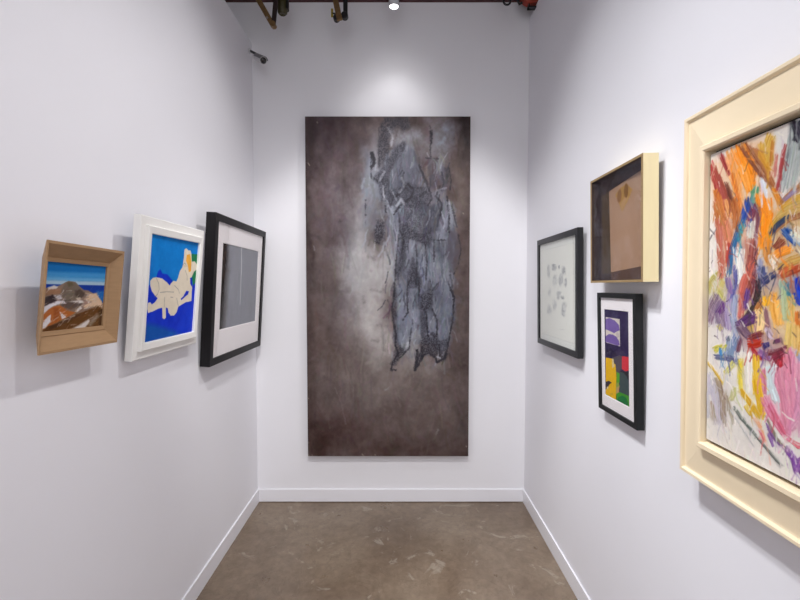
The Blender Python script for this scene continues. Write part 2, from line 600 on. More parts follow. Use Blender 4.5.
        co[:, 1] = -(s.n + s.z.ravel() * relief)
        co[:, 2] = Y.ravel() + p['h'] / 2
        i = np.arange(s.h * s.w).reshape(s.h, s.w)
        q = np.stack([i[1:, :-1], i[1:, 1:], i[:-1, 1:], i[:-1, :-1]], -1).reshape(-1, 4)
        me = bpy.data.meshes.new(name)
        me.vertices.add(len(co))
        me.vertices.foreach_set('co', co.ravel())
        me.loops.add(q.size)
        me.loops.foreach_set('vertex_index', q.ravel().astype(np.int32))
        me.polygons.add(len(q))
        me.polygons.foreach_set('loop_start', (np.arange(len(q)) * 4).astype(np.int32))
        me.update(calc_edges=True)
        me.shade_smooth()
        at_ = me.color_attributes.new('paint', 'FLOAT_COLOR', 'POINT')
        col = np.ones((s.h * s.w, 4), np.float32)
        col[:, :3] = np.clip(lin(np.clip(s.img, 0, 255)) * gain, 0, 0.95).reshape(-1, 3)
        at_.data.foreach_set('color', col.ravel())
        me.materials.append(material)
        o = bpy.data.objects.new(name, me)
        C.objects.link(o)
        o.parent = root
        return o

def tp(ox, oy, k, pts):
    """points measured on an enlarged crop of the photograph"""
    return [(ox + x / k, oy + y / k) for x, y in pts]

PM = paint_mat('oil_paint', 0.55, 0.14)
PMS = paint_mat('satin_paint', 0.5, 0.12)
PMP = paint_mat('printed_paper', 0.8, 0.15)

# ================================================================== 1. tall dark canvas on the back wall
def tall_canvas():
    depth = 0.045
    Yf = YB - depth - 0.0004
    q = [at(306, 116, Yf), at(470.6, 117, Yf), at(468.2, 457, Yf), at(307, 455.4, Yf)]
    x0, x1 = (q[0][0] + q[3][0]) / 2, (q[1][0] + q[2][0]) / 2
    z1, z0 = (q[0][2] + q[1][2]) / 2, (q[2][2] + q[3][2]) / 2
    w, h = x1 - x0, z1 - z0
    c = np.array([(x0 + x1) / 2, Yf, (z0 + z1) / 2])
    p = dict(c=c, u=np.array([1.0, 0, 0]), v=np.array([0, 0, 1.0]), n=np.array([0, -1.0, 0]), w=w, h=h, d=depth, lean=0.0)
    root = thing('canvas_picture', 'tall unframed dark brown and grey abstract canvas on the back wall', 'painting', matrix_of(p))
    slab(p, -w / 2, w / 2, -h / 2, h / 2, -depth, -0.002).build('canvas_edge', mat('canvas_edge_paint', (70, 60, 60), 0.7, noise=0.2, scale=12), root)
    A = Art(p, -w / 2, w / 2, -h / 2, h / 2, 0.0, 340)
    H, W = A.h, A.w
    X, Y = np.meshgrid(A.gx, A.gy)
    PX = 306 + (X + w / 2) / w * 164
    PY = 116 + (h / 2 - Y) / h * 340
    n1 = fbm(H, W, 10, 6, 3, 6)
    n2 = fbm(H, W, 6, 12, 5, 6)
    n3 = fbm(H, W, 60, 30, 9, 4)
    n4 = fbm(H, W, 22, 12, 19, 6, .65)
    wx = PX + (n1 - 0.5) * 30
    wy = PY + (n2 - 0.5) * 40
    img = np.zeros((H, W, 3)) + np.array([84, 74, 73.0])
    def blob(cx, cy, rx, ry, col, al):
        nonlocal img
        g = np.exp(-(((wx - cx) / rx) ** 2 + ((wy - cy) / ry) ** 2)) * al
        img = img * (1 - g[..., None]) + np.array(col, float) * g[..., None]
    for bb in [(312, 140, 16, 45, (46, 38, 41), .9), (322, 128, 16, 20, (52, 43, 46), .7), (345, 130, 40, 26, (80, 70, 72), .8), (368, 122, 16, 7, (102, 92, 90), .6), (466, 130, 9, 50, (54, 47, 47), .8),
               (457, 210, 8, 60, (104, 95, 90), .8), (325, 150, 22, 45, (66, 56, 59), .6), (333, 205, 17, 60, (84, 74, 78), .85), (322, 200, 10, 60, (88, 78, 79), .6), (309, 230, 4, 120, (62, 53, 52), .8), (318, 260, 10, 40, (84, 75, 74), .6),
               (350, 235, 13, 50, (118, 114, 118), .7), (358, 245, 12, 48, (152, 152, 154), .9), (374, 170, 14, 35, (132, 135, 143), .75), (365, 182, 5, 25, (150, 153, 160), .6),
               (376, 268, 26, 26, (160, 160, 161), .9), (358, 274, 18, 20, (150, 150, 152), .75), (370, 315, 18, 46, (164, 163, 162), .95), (382, 345, 17, 30, (154, 151, 149), .9),
               (345, 320, 14, 40, (116, 110, 110), .6), (342, 300, 20, 14, (112, 106, 111), .5), (325, 300, 14, 30, (92, 83, 82), .6), (318, 345, 18, 40, (86, 75, 71), .7),
               (335, 370, 28, 24, (90, 79, 76), .7), (312, 400, 12, 45, (60, 48, 45), .8), (345, 390, 40, 26, (98, 90, 88), .8), (385, 383, 40, 28, (112, 104, 101), .85),
               (430, 372, 22, 18, (120, 112, 109), .65), (460, 330, 8, 60, (86, 77, 75), .8), (455, 390, 12, 40, (84, 75, 73), .6), (362, 402, 24, 8, (108, 100, 98), .45),
               (335, 432, 40, 18, (68, 52, 50), .85), (420, 420, 60, 26, (92, 82, 79), .8), (400, 450, 90, 10, (72, 58, 55), .7), (312, 445, 18, 14, (56, 44, 40), .7), (466, 430, 6, 30, (62, 55, 54), .6)]:
        blob(*bb)
    img += ((n3 - 0.5) * 16)[..., None] + ((n2 - 0.5) * 26)[..., None] + ((n4 - .5) * 34)[..., None]
    img = np.clip((img - 100) * 1.14 + 100, 20, 235) * np.array([1.0, .985, .985])
    A.img = img
    grain = fbm(H, W, 420, 210, 33, 2, 0.7)
    mott = .2 + .8 * np.clip((grain - 0.34) / 0.28, 0, 1)                       # crackled skin
    soft = np.clip((fbm(H, W, 40, 22, 41, 6, .62) - 0.34) / 0.26, 0, 1)
    half = soft * .55 + .45
    streak = np.clip((fbm(H, W, 14, 46, 44, 4) - 0.36) / 0.24, 0, 1)
    vert = fbm(H, W, 16, 60, 47, 5, .6)
    mm = 1 / 150.0                                                     # one photograph pixel on the canvas
    def F(pts, col, soft_=.012, alpha=.85, wob=.025, tex=half, wf=.06):
        A.fill(pts, col, soft=soft_, alpha=alpha, wob=wob, wf=wf, tex=tex)
    F([(366, 148), (380, 168), (392, 215), (386, 230), (366, 226), (364, 180)], (116, 120, 131), .04, .85, .03)
    F([(430, 122), (446, 118), (456, 128), (450, 148), (440, 168), (432, 156)], (132, 136, 148), .05, .9, .03)
    F([(388, 128), (421, 129), (423, 141), (412, 146), (394, 146)], (146, 149, 158), .04, .75, .03)
    F([(408, 140), (422, 140), (422, 158), (410, 152)], (124, 126, 136), .05, .7, .03)
    # the large torn blue-grey field, kept as a mask so that its skin can be worked into
    field = [(384, 152), (398, 142), (412, 146), (421, 166), (431, 192), (444, 186), (453, 206), (457, 235), (454, 276), (455, 300), (451, 325), (446, 352), (439, 356),
             (436, 342), (420, 342), (414, 360), (402, 352), (396, 340), (394, 300), (394, 276), (396, 250), (389, 222), (383, 200), (378, 182)]
    K = Art(p, -w / 2, w / 2, -h / 2, h / 2, 0.0, 340)
    K.fill(field, (255, 255, 255), soft=.014, wob=.035, wf=.08)
    fm = K.img[..., 0:1] / 255.0
    tone = np.array([100, 102, 113.0]) + ((vert - .5) * 84 + (n4 - .5) * 70 + (soft - .5) * 16)[..., None]
    A.img = A.img * (1 - .94 * fm) + tone * .94 * fm
    F([(396, 152), (410, 150), (420, 168), (414, 190), (400, 196), (394, 172)], (82, 82, 93), .04, .8, .03)
    F([(386, 202), (398, 198), (400, 225), (396, 245), (389, 240)], (140, 144, 155), .03, .8, .03, streak)
    F([(388, 240), (398, 245), (396, 285), (386, 280)], (142, 144, 150), .04, .6, .02)
    F([(402, 196), (424, 194), (430, 226), (420, 238), (404, 228)], (66, 65, 73), .02, .85, .03, mott)
    F([(422, 200), (438, 203), (441, 217), (437, 234), (424, 234)], (62, 61, 71), .03, .9, .03)
    F([(427, 158), (437, 158), (438, 188), (428, 190)], (70, 67, 76), .008, .92, .014)
    F([(424, 165), (428, 165), (429, 182), (425, 174)], (132, 120, 117), .01, .8, .012)
    F([(442, 168), (449, 170), (449, 186), (442, 188), (438, 178)], (86, 84, 95), .012, .9, .02)
    F([(445, 168), (448.5, 168), (448, 182), (446, 184)], (48, 45, 52), .006, .9, .012)
    F([(424, 184), (434, 190), (446, 190), (444, 200), (430, 204), (420, 196)], (112, 107, 115), .015, .8, .03)
    F([(441, 217), (447, 217), (446, 240), (434, 239), (437, 228)], (126, 128, 141), .01, .9, .014)
    F([(406, 237), (410, 232), (413, 240), (416, 262), (408, 280), (405, 255)], (124, 128, 141), .012, .85, .02)
    F([(418, 243), (425, 240), (427, 252), (425, 275), (420, 276)], (118, 122, 135), .012, .8, .02)
    F([(429, 242), (434, 241), (434, 262), (432, 280), (428, 275)], (124, 127, 140), .012, .8, .02)
    F([(449, 230), (457, 233), (461, 245), (459, 262), (454, 273), (449, 271), (446, 250)], (80, 75, 83), .01, .92, .012)
    F([(398, 250), (408, 256), (406, 278), (397, 278)], (72, 73, 85), .03, .8, .03)
    F([(397, 285), (408, 283), (408, 325), (403, 346), (396, 338)], (120, 126, 139), .02, .75, .03)
    F([(409, 285), (418, 285), (419, 320), (416, 345), (409, 345), (411, 318)], (124, 129, 142), .02, .85, .03)
    F([(434, 285), (449, 285), (451, 315), (447, 340), (440, 340), (436, 315)], (104, 108, 121), .02, .8, .03)
    F([(434, 296), (447, 298), (445, 308), (436, 306)], (74, 75, 87), .03, .8)
    F([(426, 313), (431, 311), (436, 322), (435, 331), (428, 333)], (124, 127, 139), .008, .85, .01)
    F([(408, 350), (414, 330), (420, 336), (416, 362), (412, 368)], (132, 130, 132), .02, .8, .02)
    F([(402, 352), (414, 346), (416, 366), (402, 372), (397, 364)], (138, 131, 128), .05, .7, .02)
    F([(424, 358), (436, 360), (446, 362), (440, 372), (424, 370)], (138, 131, 129), .05, .8, .02)
    A.scumble(1500, -1.57, 1.4, .015, .09, .014, .30, 71, jit=15)
    A.scumble(380, -1.57, .35, .05, .25, .010, .30, 72, jit=18)
    lx = lambda px: -w / 2 + (px - 306) / 164 * w
    ly = lambda py: h / 2 - (py - 116) / 340 * h
    A.scumble(420, -1.57, .5, .02, .12, .007, .65, 73, x_min=lx(386), x_max=lx(452), y_min=ly(350), y_max=ly(150), jit=24, mix=((136, 139, 149), .18))
    A.scumble(160, -1.75, .5, .02, .10, .007, .75, 74, x_min=lx(384), x_max=lx(450), y_min=ly(300), y_max=ly(160), jit=10, mix=((60, 58, 67), .55))
    A.scumble(60, -1.57, .5, .03, .10, .010, .6, 75, x_min=lx(364), x_max=lx(392), y_min=ly(260), y_max=ly(160), jit=14, mix=((150, 154, 164), .4))
    def skin(pts, al=.85, col=(44, 42, 49)):
        al = al * .95
        A.fill(pts, (78, 77, 87), soft=0.012, alpha=.6, wob=.02, wf=.05, tex=half)
        A.fill(pts, col, soft=0.010, alpha=al, wob=.02, wf=.05, lift=.001, tex=mott)
    skin([(386, 117), (408, 117), (409, 127), (404, 130), (398, 126), (392, 129), (389, 140), (388, 152), (384, 160), (379, 167), (379, 142), (382, 124)])
    skin([(396, 147), (405, 142), (405, 150), (397, 160), (390, 174), (386, 192), (382, 202), (379, 186), (373, 179), (380, 172), (388, 160)], .75)
    skin([(377, 220), (385, 222), (384, 234), (380, 245), (375, 242), (374, 234), (376, 228)], .95)
    skin([(386, 190), (398, 186), (400, 198), (394, 206), (388, 204)], .6)
    skin([(398, 188), (408, 182), (426, 188), (432, 200), (420, 208), (402, 206)], .6)
    skin([(399, 220), (406, 224), (418, 234), (428, 230), (436, 238), (428, 246), (412, 240), (402, 238)], .75)
    skin([(402, 234), (408, 240), (405, 262), (398, 280), (395, 272), (400, 252)], .7)
    skin([(412, 258), (418, 266), (421, 287), (409, 288), (407, 276)], .7)
    skin([(419, 296), (424, 292), (433, 290), (433, 304), (430, 310), (424, 312), (420, 308)], .95)
    skin([(421, 312), (426, 313), (427, 332), (422, 336), (420, 325)], .65)
    skin([(422, 334), (428, 336), (433, 332), (438, 335), (441, 345), (440, 352), (434, 356), (429, 353), (423, 356), (418, 366), (415, 370), (416, 356), (421, 348)], .95)
    skin([(395, 352), (400, 346), (406, 350), (400, 357), (394, 366), (391, 364)], .85)
    skin([(440, 342), (448, 338), (448, 352), (445, 360), (440, 358)], .65)
    skin([(394, 284), (397, 284), (396, 310), (398, 345), (395, 346), (392, 316)], .7)
    DK = (40, 38, 44)
    for pts, wd, al in [
        ([(372, 153), (373.4, 158), (374, 163), (372, 167)], 3.0, .85), ([(371, 152), (371, 178)], .9, .7), ([(379, 128), (379, 166)], .7, .6), ([(382, 180), (384, 190), (385, 202), (386, 212)], 1.3, .7),
        ([(365.5, 200), (365.5, 224)], .7, .5), ([(431, 131), (431.6, 143)], 1.8, .85), ([(430, 126), (430.6, 157)], .6, .6), ([(419, 165), (425, 180), (431, 195)], 1.8, .75),
        ([(426, 158), (438, 159)], .9, .6), ([(449, 168), (451, 180), (450, 190)], .9, .7), ([(447, 196), (449, 215), (449, 232)], 1.4, .6), ([(452, 205), (457, 228)], 1.2, .5),
        ([(434, 240), (446, 240)], .9, .7), ([(434, 240), (434, 262)], 1.3, .6), ([(425, 242), (427, 262), (426, 280)], 1.2, .6), ([(416, 245), (417, 262), (416, 284)], 1.0, .6),
        ([(398, 208), (400, 225), (398, 245), (396, 262), (395, 280)], 1.2, .6), ([(400, 188), (394, 196), (390, 206)], 1.0, .5), ([(458, 234), (461, 250), (458, 266), (454, 274)], .8, .6),
        ([(395, 282), (394, 298), (392, 308), (393, 320), (396, 334), (395, 344), (398, 354), (393, 362), (391, 370), (396, 370)], 1.3, .85),
        ([(408, 281), (407, 300), (408, 312), (403, 320)], 1.2, .7), ([(419, 278), (419, 296)], 1.6, .75), ([(430, 280), (430, 290)], 1.0, .6), ([(433, 290), (438, 283)], .9, .6),
        ([(426, 312), (428, 336)], 1.4, .85), ([(432, 309), (437, 320), (437, 334)], 1.6, .85), ([(410, 340), (409, 348), (404, 354), (397, 360)], 1.0, .7), ([(413, 320), (410, 338)], .8, .5),
        ([(417, 350), (417, 360), (415, 370)], 2.0, .95), ([(423, 356), (418, 366)], 1.6, .9), ([(449, 284), (454, 298), (453, 318), (450, 334), (447, 350), (445, 356)], 1.5, .85),
        ([(446, 354), (444, 359), (437, 362), (435, 357)], 2.2, .95), ([(422, 348), (422, 356), (429, 353), (434, 357)], 1.4, .85), ([(439, 345), (440, 356)], 1.2, .8),
        ([(388, 300), (391, 308), (386, 318)], .8, .4), ([(396, 196), (402, 192), (408, 184), (414, 190), (410, 198), (400, 206), (394, 214)], 1.6, .7), ([(404, 172), (402, 182), (408, 190)], 1.4, .6),
        ([(420, 196), (426, 192), (432, 198), (428, 206)], 1.6, .6), ([(440, 186), (436, 196), (442, 204), (440, 216)], 1.6, .65), ([(400, 230), (404, 240), (402, 252)], 1.6, .7), ([(442, 172), (444, 182), (441, 190)], 1.2, .6), ([(405, 182), (412, 188), (424, 188)], 1.0, .4), ([(450, 272), (452, 285), (453, 296)], 1.2, .5), ([(378, 182), (372, 176)], 1.0, .5)]:
        A.line(pts, wd * mm * 1.1, DK, alpha=min(1, al * 1.15), soft=0.004, wob=.009, lift=.0006, tex=half * .6 + .4)
    for pts, wd, al in [([(383, 186), (385, 204)], 1.8, .8), ([(384, 172), (380, 180)], 2.0, .6), ([(397, 206), (401, 199), (404, 204)], 2.2, .6), ([(388, 128), (393, 136), (391, 146)], 2.4, .6), ([(402, 178), (404, 186), (400, 192)], 2.2, .6), ([(438, 190), (446, 188)], 1.4, .5),  ([(405, 350), (408, 343)], 2.2, .7), ([(437, 357), (440, 358)], 2, .7), ([(443, 355), (444, 352)], 1.6, .6), ([(375, 240), (374, 250)], 1, .5),
                        ([(449, 200), (449, 214)], .8, .6), ([(392, 190), (396, 200)], 1.2, .5), ([(429, 334), (432, 337)], 1.5, .6), ([(433, 212), (432, 218)], 1, .4), ([(313, 245), (315, 250)], .8, .4),
                        ([(335, 388), (341, 402), (346, 424)], .8, .2), ([(385, 390), (388, 388)], 1.5, .3), ([(436, 434), (438, 430)], 1.6, .35)]:
        A.line(pts, wd * mm, (174, 175, 184), alpha=al, soft=0.005, wob=.008, lift=.0006, tex=half)
    for pts, wd, al in [([(382, 325), (383, 336), (384, 350)], 2.4, .35), ([(378, 326), (387, 326)], 1.8, .3), ([(372, 340), (378, 341)], 2.5, .25), ([(363, 297), (364, 302)], 2.2, .5), ([(346, 354), (351, 352)], 1.4, .4),
                        ([(371, 290), (377, 291)], 1.6, .25), ([(380, 292), (384, 290)], 2.2, .3), ([(369, 256), (374, 258)], 3.6, .35), ([(340, 291), (348, 292)], 1.4, .3), ([(340, 221), (340.4, 221.4)], 1.2, .7),
                        ([(371, 270.5), (371.3, 271)], 1.0, .7), ([(320, 272), (320.4, 272.3)], 1.0, .7), ([(318, 236), (318.4, 236.3)], 1.0, .6)]:
        A.line(pts, wd * mm, (66, 61, 63), alpha=al, soft=0.010, wob=.01, tex=half)
    for q_ in [(308, 163), (309, 164.5), (317, 122), (308, 398), (312, 455), (308.5, 455), (362, 454), (363, 455), (375, 454.6), (463, 213), (308, 442), (466, 446)]:
        A.line([q_, (q_[0] + .6, q_[1] + .8)], .8 * mm, (160, 148, 134), alpha=.75, soft=0.003)
    A.z += (n3 - 0.5) * 0.0010
    A.build('painted_canvas', PMS, root, gain=1.12)
tall_canvas()

# ================================================================== 2. small seascape in a tan scoop frame
def seascape():
    p = pose(-1, 1.1939, 1.4593, 0.2927, 0.2908, -0.026, 0.0924, 0.075)
    root = thing('framed_painting', 'small seascape of brown rocks and blue sea in a deep tan wooden frame', 'painting', matrix_of(p))
    w2, h2 = .1464, .1454
    pr = [(0.040, -0.036), (0.0, -0.003), (0.0, 0.0), (0.0065, 0.0), (0.036, -0.024), (0.038, -0.022), (0.0475, -0.025), (0.0485, -0.034), (0.0485, -0.036)]
    moulding(p, pr, .75, 1.12).build('frame_moulding', M['tan'], root)
    backing(p, .06, .036, root)
    ox, oy = w2 - .0475 * .75, h2 - .0475 * 1.12
    A = Art(p, -ox - .002, ox + .002, -oy - .002, oy + .002, -0.030, 900)
    t = np.linspace(0, 1, A.h)[:, None, None]
    A.img[:] = np.array([16, 104, 172])
    K = (40, 255, 7.5)
    f = lambda pts, col, soft=.0012, **k: A.fill(tp(*K, pts), col, soft=soft, wob=k.pop('wob', .0012), wf=.012, **k)
    f([(-20, 120), (560, 140), (560, 175), (-20, 165)], (62, 140, 198), .004)
    f([(-20, 158), (560, 178), (560, 205), (-20, 190)], (96, 160, 206), .004)
    f([(-20, 185), (560, 203), (560, 240), (-20, 222)], (158, 186, 206), .003)
    f([(-20, 216), (560, 230), (560, 700), (-20, 700)], (10, 52, 146), .0006, wob=0)
    f([(420, 270), (560, 270), (560, 360), (440, 350)], (28, 96, 168), .004)
    f([(-20, 252), (60, 245), (120, 240), (190, 205), (215, 195), (265, 203), (300, 238), (330, 262), (360, 265), (400, 290), (420, 285), (430, 310), (462, 345), (500, 420), (480, 700), (-20, 700)], (132, 110, 96))
    f([(58, 242), (105, 228), (135, 238), (120, 256), (60, 264)], (205, 194, 188), .002)
    f([(30, 264), (180, 248), (185, 285), (60, 302), (30, 300)], (146, 108, 82), .003)
    f([(185, 214), (215, 200), (265, 206), (300, 250), (335, 282), (290, 335), (190, 345), (150, 300), (160, 260)], (112, 98, 86), .003)
    f([(255, 262), (300, 258), (335, 285), (330, 308), (296, 330), (262, 300)], (78, 64, 56), .003)
    f([(200, 205), (240, 202), (250, 225), (215, 240)], (96, 86, 66), .003)
    f([(40, 318), (92, 296), (112, 312), (124, 340), (60, 378), (30, 380)], (58, 46, 48), .002)
    f([(105, 305), (150, 300), (165, 325), (150, 340), (122, 322)], (200, 196, 200), .003)
    f([(150, 335), (230, 345), (330, 348), (300, 380), (230, 410), (180, 395), (150, 370)], (92, 78, 70), .003)
    f([(20, 390), (120, 345), (180, 345), (192, 362), (130, 372), (75, 400), (20, 450)], (216, 212, 218), .002)
    f([(270, 325), (300, 318), (306, 332), (285, 342)], (196, 176, 160), .002)
    f([(220, 350), (300, 338), (340, 352), (300, 362)], (208, 200, 196), .002)
    f([(340, 285), (400, 290), (422, 288), (462, 350), (470, 420), (400, 388), (330, 402), (322, 372), (385, 352), (330, 330), (360, 300)], (206, 176, 148), .003)
    f([(330, 345), (380, 355), (340, 372), (310, 390), (318, 365)], (150, 122, 110), .002)
    f([(345, 335), (375, 352), (360, 362)], (220, 206, 198), .002)
    f([(20, 450), (60, 410), (105, 384), (150, 380), (200, 418), (270, 430), (190, 475), (110, 515), (20, 560)], (172, 98, 46), .002)
    f([(105, 400), (135, 395), (150, 450), (120, 500), (100, 480)], (150, 80, 36), .004)
    f([(260, 425), (300, 382), (312, 400), (275, 430)], (222, 212, 206), .002)
    f([(145, 425), (170, 440), (197, 466), (164, 482)], (214, 208, 214), .0015)
    f([(10, 520), (55, 462), (80, 448), (78, 500), (40, 545), (10, 560)], (216, 212, 216), .0015)
    f([(10, 572), (60, 535), (110, 520), (260, 450), (430, 384), (490, 420), (490, 700), (10, 700)], (98, 62, 28), .0015)
    f([(60, 540), (260, 455), (300, 450), (160, 520), (80, 560)], (70, 44, 26), .004)
    f([(420, 388), (480, 410), (480, 600), (440, 560), (440, 430)], (70, 46, 24), .006, alpha=.8)
    f([(235, 556), (330, 505), (366, 480), (372, 500), (335, 548), (280, 565)], (208, 200, 196), .003)
    f([(378, 482), (425, 440), (445, 455), (400, 510), (372, 535)], (138, 120, 104), .006)
    A.scumble(420, .45, .5, .006, .022, .0020, .55, 61, y_min=-oy, y_max=.018, jit=20, mix=((206, 196, 190), .12))
    A.z += fbm(A.h, A.w, 14, 14, 5, 4) * .0006
    A.build('painting', PM, root, gain=1.02)
seascape()

# ================================================================== 3. reclining figure in a white frame
def nude():
    p = pose(-1, 1.6853, 1.4803, 0.4640, 0.5123, -0.0015, 0.0910, 0.055)
    root = thing('framed_painting', 'cream reclining nude on blue in a white stepped frame', 'painting', matrix_of(p))
    pr = [(0.0, -0.026), (0.0, -0.002), (0.002, 0.0), (0.026, 0.0), (0.028, 0.002), (0.028, 0.011), (0.030, 0.013), (0.050, 0.011), (0.052, 0.009), (0.052, -0.006), (0.052, -0.026)]
    moulding(p, pr, 1.0, 1.14).build('frame_moulding', M['white_frame'], root)
    backing(p, .06, .026, root)
    ox, oy = .232 - .053, .2561 - .052 * 1.14
    A = Art(p, -ox - .004, ox + .004, -oy - .002, oy + .002, 0.001, 620)
    A.img[:] = (0, 122, 205)
    n = fbm(A.h, A.w, 12, 12, 4, 5)
    K = (140, 230, 5.217)
    f = lambda pts, col, soft=.0012, **k: A.fill(tp(*K, pts), col, soft=soft, wob=k.pop('wob', .0015), wf=.03, **k)
    f([(0, 120), (60, 140), (60, 260), (0, 270)], (8, 108, 196), .03)
    f([(0, 300), (60, 285), (85, 246), (95, 214), (106, 205), (116, 226), (142, 230), (168, 262), (165, 300), (240, 310), (292, 268), (360, 250), (360, 640), (0, 640)], (6, 46, 194), .0018)
    f([(0, 480), (30, 485), (130, 510), (230, 545), (230, 640), (0, 640)], (4, 78, 166), .012)
    f([(240, 400), (300, 380), (300, 520), (200, 530)], (8, 58, 206), .03, alpha=.7)
    f([(268, 125), (330, 128), (322, 215), (296, 262), (278, 292), (268, 240)], (22, 118, 74), .0018)
    BODY = (222, 210, 190)
    f([(232, 102), (241, 95), (252, 106), (263, 108), (268, 126), (270, 165), (286, 164), (298, 181), (296, 206), (281, 219), (268, 250), (273, 290), (270, 330), (268, 370), (240, 376),
       (222, 386), (200, 400), (191, 430), (178, 446), (160, 447), (148, 432), (145, 410), (135, 404), (135, 458), (126, 465), (117, 459), (116, 406), (95, 411), (65, 425), (42, 433),
       (38, 410), (42, 380), (54, 376), (62, 388), (76, 378), (92, 356), (76, 341), (62, 320), (54, 290), (54, 265), (66, 250), (86, 246), (116, 254), (141, 274), (156, 290), (160, 279),
       (175, 264), (190, 268), (200, 245), (208, 214), (222, 194), (228, 150)], BODY, .001)
    f([(242, 317), (256, 320), (250, 336), (216, 366), (213, 358), (226, 346)], (6, 46, 194), .001)
    f([(262, 250), (272, 246), (272, 300), (262, 280)], (6, 46, 194), .001)
    f([(244, 130), (262, 126), (268, 170), (266, 214), (255, 220), (250, 186), (240, 160)], (238, 170, 62), .001)
    f([(222, 185), (240, 178), (248, 190), (230, 196)], (206, 190, 168), .002, alpha=.7)
    for pts in [[(86, 252), (98, 280), (100, 310), (92, 335), (76, 350)], [(105, 326), (140, 322), (176, 324)], [(129, 350), (128, 380), (126, 402)], [(192, 356), (196, 380), (200, 398)], [(180, 290), (200, 310), (206, 330)],
                [(222, 186), (232, 172), (240, 180)], [(236, 210), (246, 240), (246, 262)], [(160, 350), (172, 352)]]:
        A.line(tp(*K, pts), .0022, (120, 116, 118), alpha=.75, soft=.0012, wob=.0006)
    A.img += ((n - .5) * 22)[..., None]
    A.build('painting', PM, root, gain=1.03)
nude()

# ================================================================== 4. grey print in a deep black frame
def grey_print():
    p = pose(-1, 2.383, 1.4631, 0.7412, 0.7446, -0.0062, 0.0593, 0.07)
    root = thing('framed_print', 'large grey print with white mat in a deep black frame', 'picture', matrix_of(p))
    pr = [(0.0, -0.048), (0.0, -0.001), (0.001, 0.0), (0.033, 0.0), (0.034, -0.001), (0.034, -0.014), (0.034, -0.048)]
    moulding(p, pr, 1.0, 1.06).build('frame_moulding', M['black'], root)
    backing(p, .08, .048, root)
    ax0, ax1, ay0, ay1 = -.258, .2765, -.206, .239
    window_board(p, .337, .3365, ax0, ax1, ay0, ay1, -0.009, .003).build('mat_board', M['mat'], root)
    A = Art(p, ax0 + .0005, ax1 - .0005, ay0 + .0005, ay1 - .0005, -0.013, 330)
    H, W = A.h, A.w
    n = fbm(H, W, 5, 20, 4, 5)
    g = fbm(H, W, 60, 60, 14, 3)
    x = np.linspace(0, 1, W)[None, :] + (fbm(H, W, 8, 4, 8, 5) - .5) * .12
    A.img[:] = np.array([132, 132, 142])
    A.img += ((n - .5) * 20 + (g - .5) * 14)[..., None]
    a = np.clip(1 - (x - .07) / .15, 0, 1) ** 1.5
    dark = np.array([44, 36, 34])
    A.img = A.img * (1 - a[..., None]) + dark * a[..., None]
    y = np.linspace(0, 1, H)[:, None]
    sp = np.clip((fbm(H, W, 40, 40, 18, 2) - .52) / .1, 0, 1) * np.clip(1 - x / .16, 0, 1) * np.clip(1.2 - y * 2.0, 0, 1)
    A.img = A.img * (1 - .7 * sp[..., None]) + np.array([130, 92, 74]) * .7 * sp[..., None]
    K = (212, 235, 6.0)
    A.line(tp(*K, [(178, 60), (177, 150), (173, 300), (168, 415)]), .008, (196, 196, 204), alpha=.9, soft=.003)
    A.line(tp(*K, [(178, 60), (176, 240)]), .005, (226, 226, 230), alpha=.8, soft=.003)
    for q in [(184, 155), (108, 250), (96, 170), (118, 310), (80, 178)]:
        A.line(tp(*K, [q, (q[0] + 3, q[1] + 4)]), .006, (188, 188, 194), alpha=.7, soft=.003)
    A.build('print', PMP, root, gain=1.0)
    slab(p, -.3362, .3362, -.333, .333, -.0065, -.0045).build('glass_pane', M['glass'], root)
grey_print()

